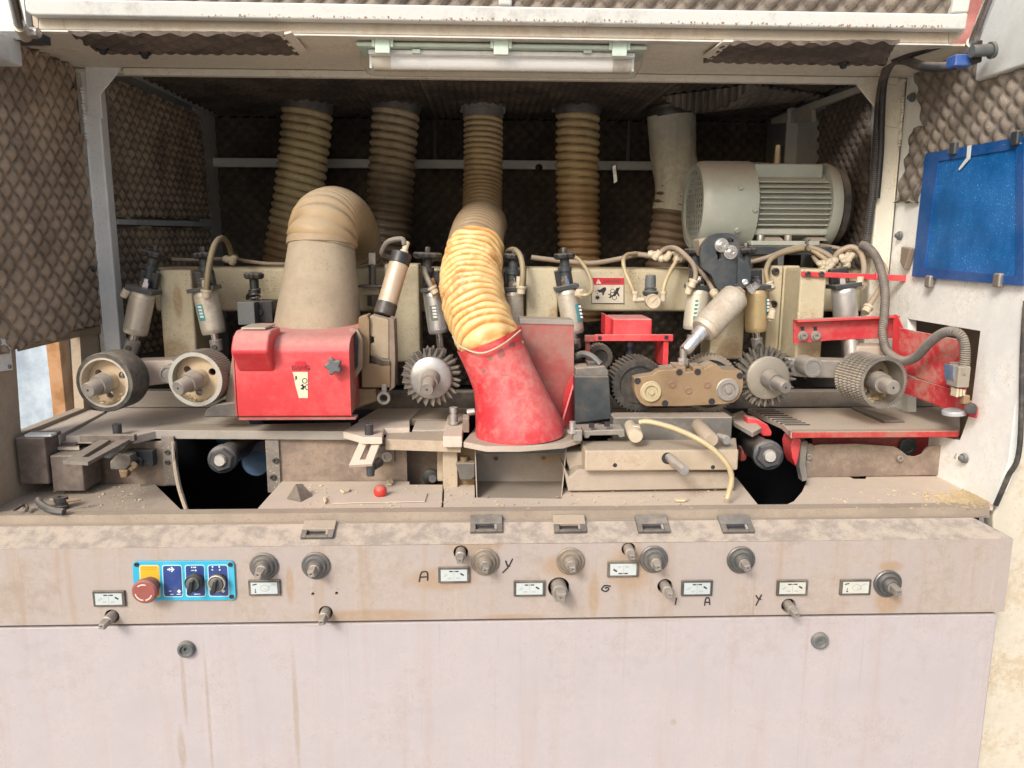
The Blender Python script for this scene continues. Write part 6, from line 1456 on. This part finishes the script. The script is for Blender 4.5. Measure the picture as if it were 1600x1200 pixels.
# pictogram plates
PLATE = M('plate_frame', (.065, .06, .055), .5, dust=.4, over=.25)
def id_plate(u, v, label, kind, w=49, h=26):
    c = P(u, v, 0); hw, hh = px(w/2, c), px(h/2, c)
    t = thing('pictogram_plate', label, 'sign plate', c, 'small pictogram plates on the fascia')
    MB().box(c.x-hw, c.x+hw, -.005, -.0003, c.z-hh, c.z+hh).build('frame', PLATE, t, .0012)
    face = M('plate_face', (.47, .53, .53), .35, dust=.1, over=.2, grime=.15) if u < 1100 else M('plate_face_dirty', (.52, .54, .48), .45, dust=.2, over=.35)
    MB().box(c.x-hw+.0046, c.x+hw-.0046, -.0056, -.0051, c.z-hh+.0040, c.z+hh-.0040).build('face', face, t)
    m = MB(); fine = MB()
    def d(mm, x0, z0, x1, z1, th):
        a, b = V((c.x+x0*hw, -.0058, c.z+z0*hh)), V((c.x+x1*hw, -.0058, c.z+z1*hh)); q = (b-a).normalized().cross(V((0, 1, 0)))*th
        mm.hexa([a-q, b-q, b+q, a+q, a-q+V((0, .0003, 0)), b-q+V((0, .0003, 0)), b+q+V((0, .0003, 0)), a+q+V((0, .0003, 0))])
    s = -1 if kind == 'flip' else 1
    if kind != 'arrow':
        d(m, -.30, .50*s, -.08, .50*s, .0011); d(m, .08, .50*s, .30, .50*s, .0011); d(m, -.06, .5*s, .06, .5*s, .0005)
        d(m, .42*s, .22*s, .62*s, -.02*s, .0014); d(m, .40*s, .25*s, .45*s, .19*s, .0007)
        d(fine, 0, .42*s, 0, -.62*s, .0002)
        for (x0, z0, x1, z1) in ((-.35, -.42, -.12, -.42), (.12, -.42, .35, -.42), (-.35, -.3, -.12, -.3), (.12, -.3, .35, -.3), (-.35, -.42, -.4, -.36), (.35, -.42, .4, -.36), (-.66, -.1, -.48, .16), (-.58, -.16, -.42, .06), (-.66, -.1, -.58, -.16), (-.48, .16, -.42, .06)): d(fine, x0, z0*s, x1, z1*s, .00025)
    else:
        d(m, -.72, .42, -.45, .55, .0010); d(m, -.55, -.35, -.55, -.05, .0006); d(m, -.6, -.48, -.5, -.48, .0012)
        for k in range(10):
            a0_, a1_ = 2*math.pi*k/10, 2*math.pi*(k+1)/10
            d(fine, .05+.28*math.cos(a0_), .0+.42*math.sin(a0_), .05+.28*math.cos(a1_), .42*math.sin(a1_), .00025)
        d(fine, .25, .1, .55, .45, .0003); d(fine, .55, .45, .72, .42, .0003); d(fine, .0, -.2, .4, -.1, .00025)
    m.build('pictogram', INK, t)['kind'] = 'stuff'; fine.build('fine_lines', M('grey_ink', (.25, .26, .26), .6, dust=0, over=0), t)['kind'] = 'stuff'
    return t
id_plate(172, 934, 'pictogram plate left of the blue control box', 'n')
id_plate(414, 917, 'arrow pictogram plate between the control box and the rust drip', 'arrow')
id_plate(709.5, 897, 'pictogram plate between the first A mark and the Y mark', 'n')
id_plate(827, 918, 'pictogram plate left of the large sleeved shaft', 'n')
id_plate(973, 888, 'pictogram plate with inverted drawing above the G mark', 'flip')
id_plate(1088, 917.5, 'pictogram plate above the second A mark', 'n')
id_plate(1236.5, 917, 'dirty pictogram plate above the rightmost bare shaft', 'n')
id_plate(1335, 916, 'dirty arrow pictogram plate left of the far right shaft', 'arrow')
# position counters let into the sloped top of the fascia
sl_a, sl_b = V((0, 0, z1)), V((0, .048, z2))
su = (sl_b-sl_a).normalized(); sn = V((0, -su.z, su.y))
def counter(u, v, label, topmat):
    p = P(u, v, .025); p = V((p.x, 0, z1))+su*(((p.z-z1)/(z2-z1))*(sl_b-sl_a).length)
    hw = px(25, p); hl = .0205
    t = thing('position_counter', label, 'counter', p, 'position counters on the sloped edge')
    X = V((1, 0, 0))
    def bx(mm, x0, x1, s0, s1, n0, n1):
        mm.obox(p+X*((x0+x1)/2)+su*((s0+s1)/2)+sn*((n0+n1)/2), X*((x1-x0)/2), sn*((n1-n0)/2), su*((s1-s0)/2))
    m = MB(); bx(m, -hw, hw, -.002, hl, .0005, .007); m.build('cover', topmat, t, .0012)
    fr_ = M('counter_frame', (.12, .12, .115), .4, metal=.4, dust=.3, over=.2)
    m = MB(); bx(m, -hw, -hw*.66, -hl, -.0022, .0005, .0068); m.build('frame', fr_, t, .001)
    m = MB(); bx(m, hw*.66, hw, -hl, -.0022, .0005, .0068); m.build('frame', fr_, t, .001)
    m = MB(); bx(m, -hw*.659, hw*.659, -hl, -hl*.72, .0005, .0066); m.build('frame', fr_, t, .001)
    m = MB(); bx(m, -hw*.655, hw*.655, -hl*.715, -.0025, .0005, .0012); m.build('window', INK, t)
    m = MB(); m.cyl(p+X*(-hw*.5)-su*.0085-sn*.0026, p+X*(hw*.45)-su*.0085-sn*.0026, .0042, None, 16); m.build('drum', M('drum', (.04, .038, .036), .5, dust=.1), t)
    m = MB(); bx(m, hw*.5, hw*.645, -hl*.70, -.003, .0013, .0062); m.build('window_end', STEEL, t)
    return t
CT1 = M('counter_dusty', (.42, .37, .31), .6, dust=.6, over=.5); CT2 = M('counter_grey', (.12, .13, .14), .45, metal=.3, dust=.35, over=.35, vary=.4)
counter(497, 832, 'leftmost position counter, alone above the two small holes', CT1)
counter(760, 826, 'position counter with worn spots above the first Y mark', CT2)
counter(891, 825.5, 'tan dusty position counter above the large sleeved shaft', M('counter_tan', (.45, .36, .26), .6, dust=.5, over=.5))
counter(1021, 825, 'grey position counter above the shaft right of the leaning pin', CT2)
counter(1152, 824.5, 'rightmost position counter with a dark grey cover', M('counter_dark', (.12, .135, .15), .4, metal=.3, dust=.35, over=.25))

# blue control box
cbx = thing('control_panel', 'light blue control panel with emergency stop and two black selector knobs', 'control panel', P(288, 908, 0))
def rrect(u0, v0, u1, v1, r, n=6):
    o = []
    for cx, cy, a0 in ((u1-r, v0+r, -90), (u1-r, v1-r, 0), (u0+r, v1-r, 90), (u0+r, v0+r, 180)):
        for k in range(n+1): a = R(a0+90*k/n); o.append((cx+r*math.cos(a), cy+r*math.sin(a)))
    return o
def skew(p, e=0): return [(u + (v-908)*.05, v - (u-288)*.006) for u, v in p]
MB().slab(skew(rrect(208, 877, 367, 938.5, 7)), -.0045, .0042).build('panel_plate', M('panel_cyan', (.03, .40, .60), .35, dust=.15, over=.10), cbx, .0008)
PALE = M('panel_pale', (.40, .66, .72), .4, dust=.1, over=.08)
def field(u0, u1, mat, edge=PALE):
    MB().slab(skew(rrect(u0, 882.5, u1, 933, 4)), -.0051, .0005).build('field_border', edge, cbx)
    MB().slab(skew(rrect(u0+1.6, 884.2, u1-1.6, 931.3, 3)), -.0056, .0004).build('field', mat, cbx)
NAVY = M('panel_navy', (.022, .055, .22), .35, dust=.15, over=.12)
field(218.5, 250, M('panel_yellow', (.70, .42, .03), .4, dust=.15, over=.1), M('panel_pale_yellow', (.72, .62, .30), .4)); field(254, 285.5, NAVY); field(289.5, 321, NAVY); field(325, 357.5, NAVY)
m = MB()
def bar(u0, v0, u1, v1): m.slab(skew([(u0, v0), (u1, v0), (u1, v1), (u0, v1)]), -.0060, .0003)
def dia(u, v, r): m.slab(skew([(u-r, v), (u, v-r), (u+r, v), (u, v+r)]), -.0060, .0003)
bar(262, 888.8, 270, 890.6); dia(265.5, 889.7, 2.6)
m.slab(skew([(269, 885.5), (273.5, 889.7), (269, 893.9), (267.6, 892.8), (271, 889.7), (267.6, 886.6)]), -.0060, .0003)
dia(279, 924, 3.2); bar(263, 923, 267, 924); dia(348, 924, 3)
for u in (299.5, 303, 305.5): bar(u, 885.6, u+2, 887.6)
bar(299.5, 890.8, 304, 892); dia(306.5, 891.4, 1.8)
for u, v in ((333, 886), (332.5, 890.5), (343.5, 886), (344, 890.6)): bar(u-1, v-1, u+1.2, v+1.2)
bar(302, 928, 312, 929); bar(265, 928, 270, 929); bar(275, 928, 282, 929)
m.build('panel_symbols', M('symbol_white', (.72, .78, .80), .4, dust=0, over=.05), cbx)['kind'] = 'stuff'
m = MB()
for v in (886.2, 889): 
    for u in range(222, 246, 4): m.slab(skew([(u, v), (u+3, v), (u+3, v+.8), (u, v+.8)]), -.0060, .0003)
m.build('faded_wording', M('ochre_ink', (.45, .25, .02), .5, dust=0), cbx)['kind'] = 'stuff'
for u, v in ((213.5, 882), (360, 882), (217, 933.5), (362, 932)):
    c = P(u, v, -.0045); MB().lathe(c, NY, [(0, .004), (.002, .0036), (.002, .0018), (.001, .0016)], 14).build('screw', BLACK, cbx)
c = P(236, 914, -.005); r = px(17, c)
es = MB().lathe(c, NY, [(0, r*.84), (.008, r*.84), (.010, r*.90)], 36).build('stop_collar', M('stop_collar', (.20, .08, .06), .5, dust=.3, over=.2), cbx)
ESM = M('stop_red', (.30, .09, .075), .45, dust=.4, over=.35, dustcol=(.38, .2, .15))
eb = MB().lathe(c, NY, [(.010, r*.9), (.014, r*1.04), (.022, r*1.14), (.026, r*1.13), (.029, r*.98), (.0295, r*.55), (.0285, .001)], 44).build('stop_button', ESM, cbx)
m = MB()
for a0, a1 in ((70, 130), (-20, -80), (190, 265)):
    for k in range(8):
        b0, b1 = R(a0+(a1-a0)*k/8), R(a0+(a1-a0)*(k+1)/8); q = []
        for rr, b in ((r*.80, b0), (r*.80, b1), (r*.68, b1), (r*.68, b0)): q.append(c+V((rr*math.cos(b), -.0295, rr*math.sin(b))))
        m.prism(q, (0, -.0006, 0))
m.build('arrow_marks', M('mark_pale', (.70, .58, .48), .5, dust=.1), eb)['kind'] = 'stuff'
for u, v, rg_ in ((306, 907, BLACK), (342, 907, M('selector_ring', (.50, .46, .36), .4, metal=.4, dust=.3))):
    c = P(u, v, -.005); r = px(13.5, c)
    sb = MB().lathe(c, NY, [(0, r*.95), (.006, r*.95), (.007, r), (.013, r*.98), (.0135, r*.86), (.012, r*.84)], 36).build('selector_body', BLACK, cbx)
    if rg_ is not BLACK: MB().ring(c, NY, [(.011, r*.86), (.014, r*.86), (.0145, r*.93), (.014, r*1.0), (.011, r*1.0)], 36).build('selector_ring', rg_, sb)
    m = MB(); d0 = V((-.25, 0, -.97)).normalized(); e0 = V((d0.z, 0, -d0.x))
    m.lathe(c, NY, [(.008, r*.80), (.017, r*.76), (.018, r*.6)], 30).build('selector_cap', GREYP, sb)
    m = MB(); q = [c+V((0, -.016, 0))+d0*(r*x_)+e0*(r*y_) for x_, y_ in ((-.75, -.16), (-.7, .16), (.85, .26), (.98, 0), (.85, -.26))]
    m.prism(q, (0, -.011, 0)); m.build('selector_handle', BLACK, sb, .0012)
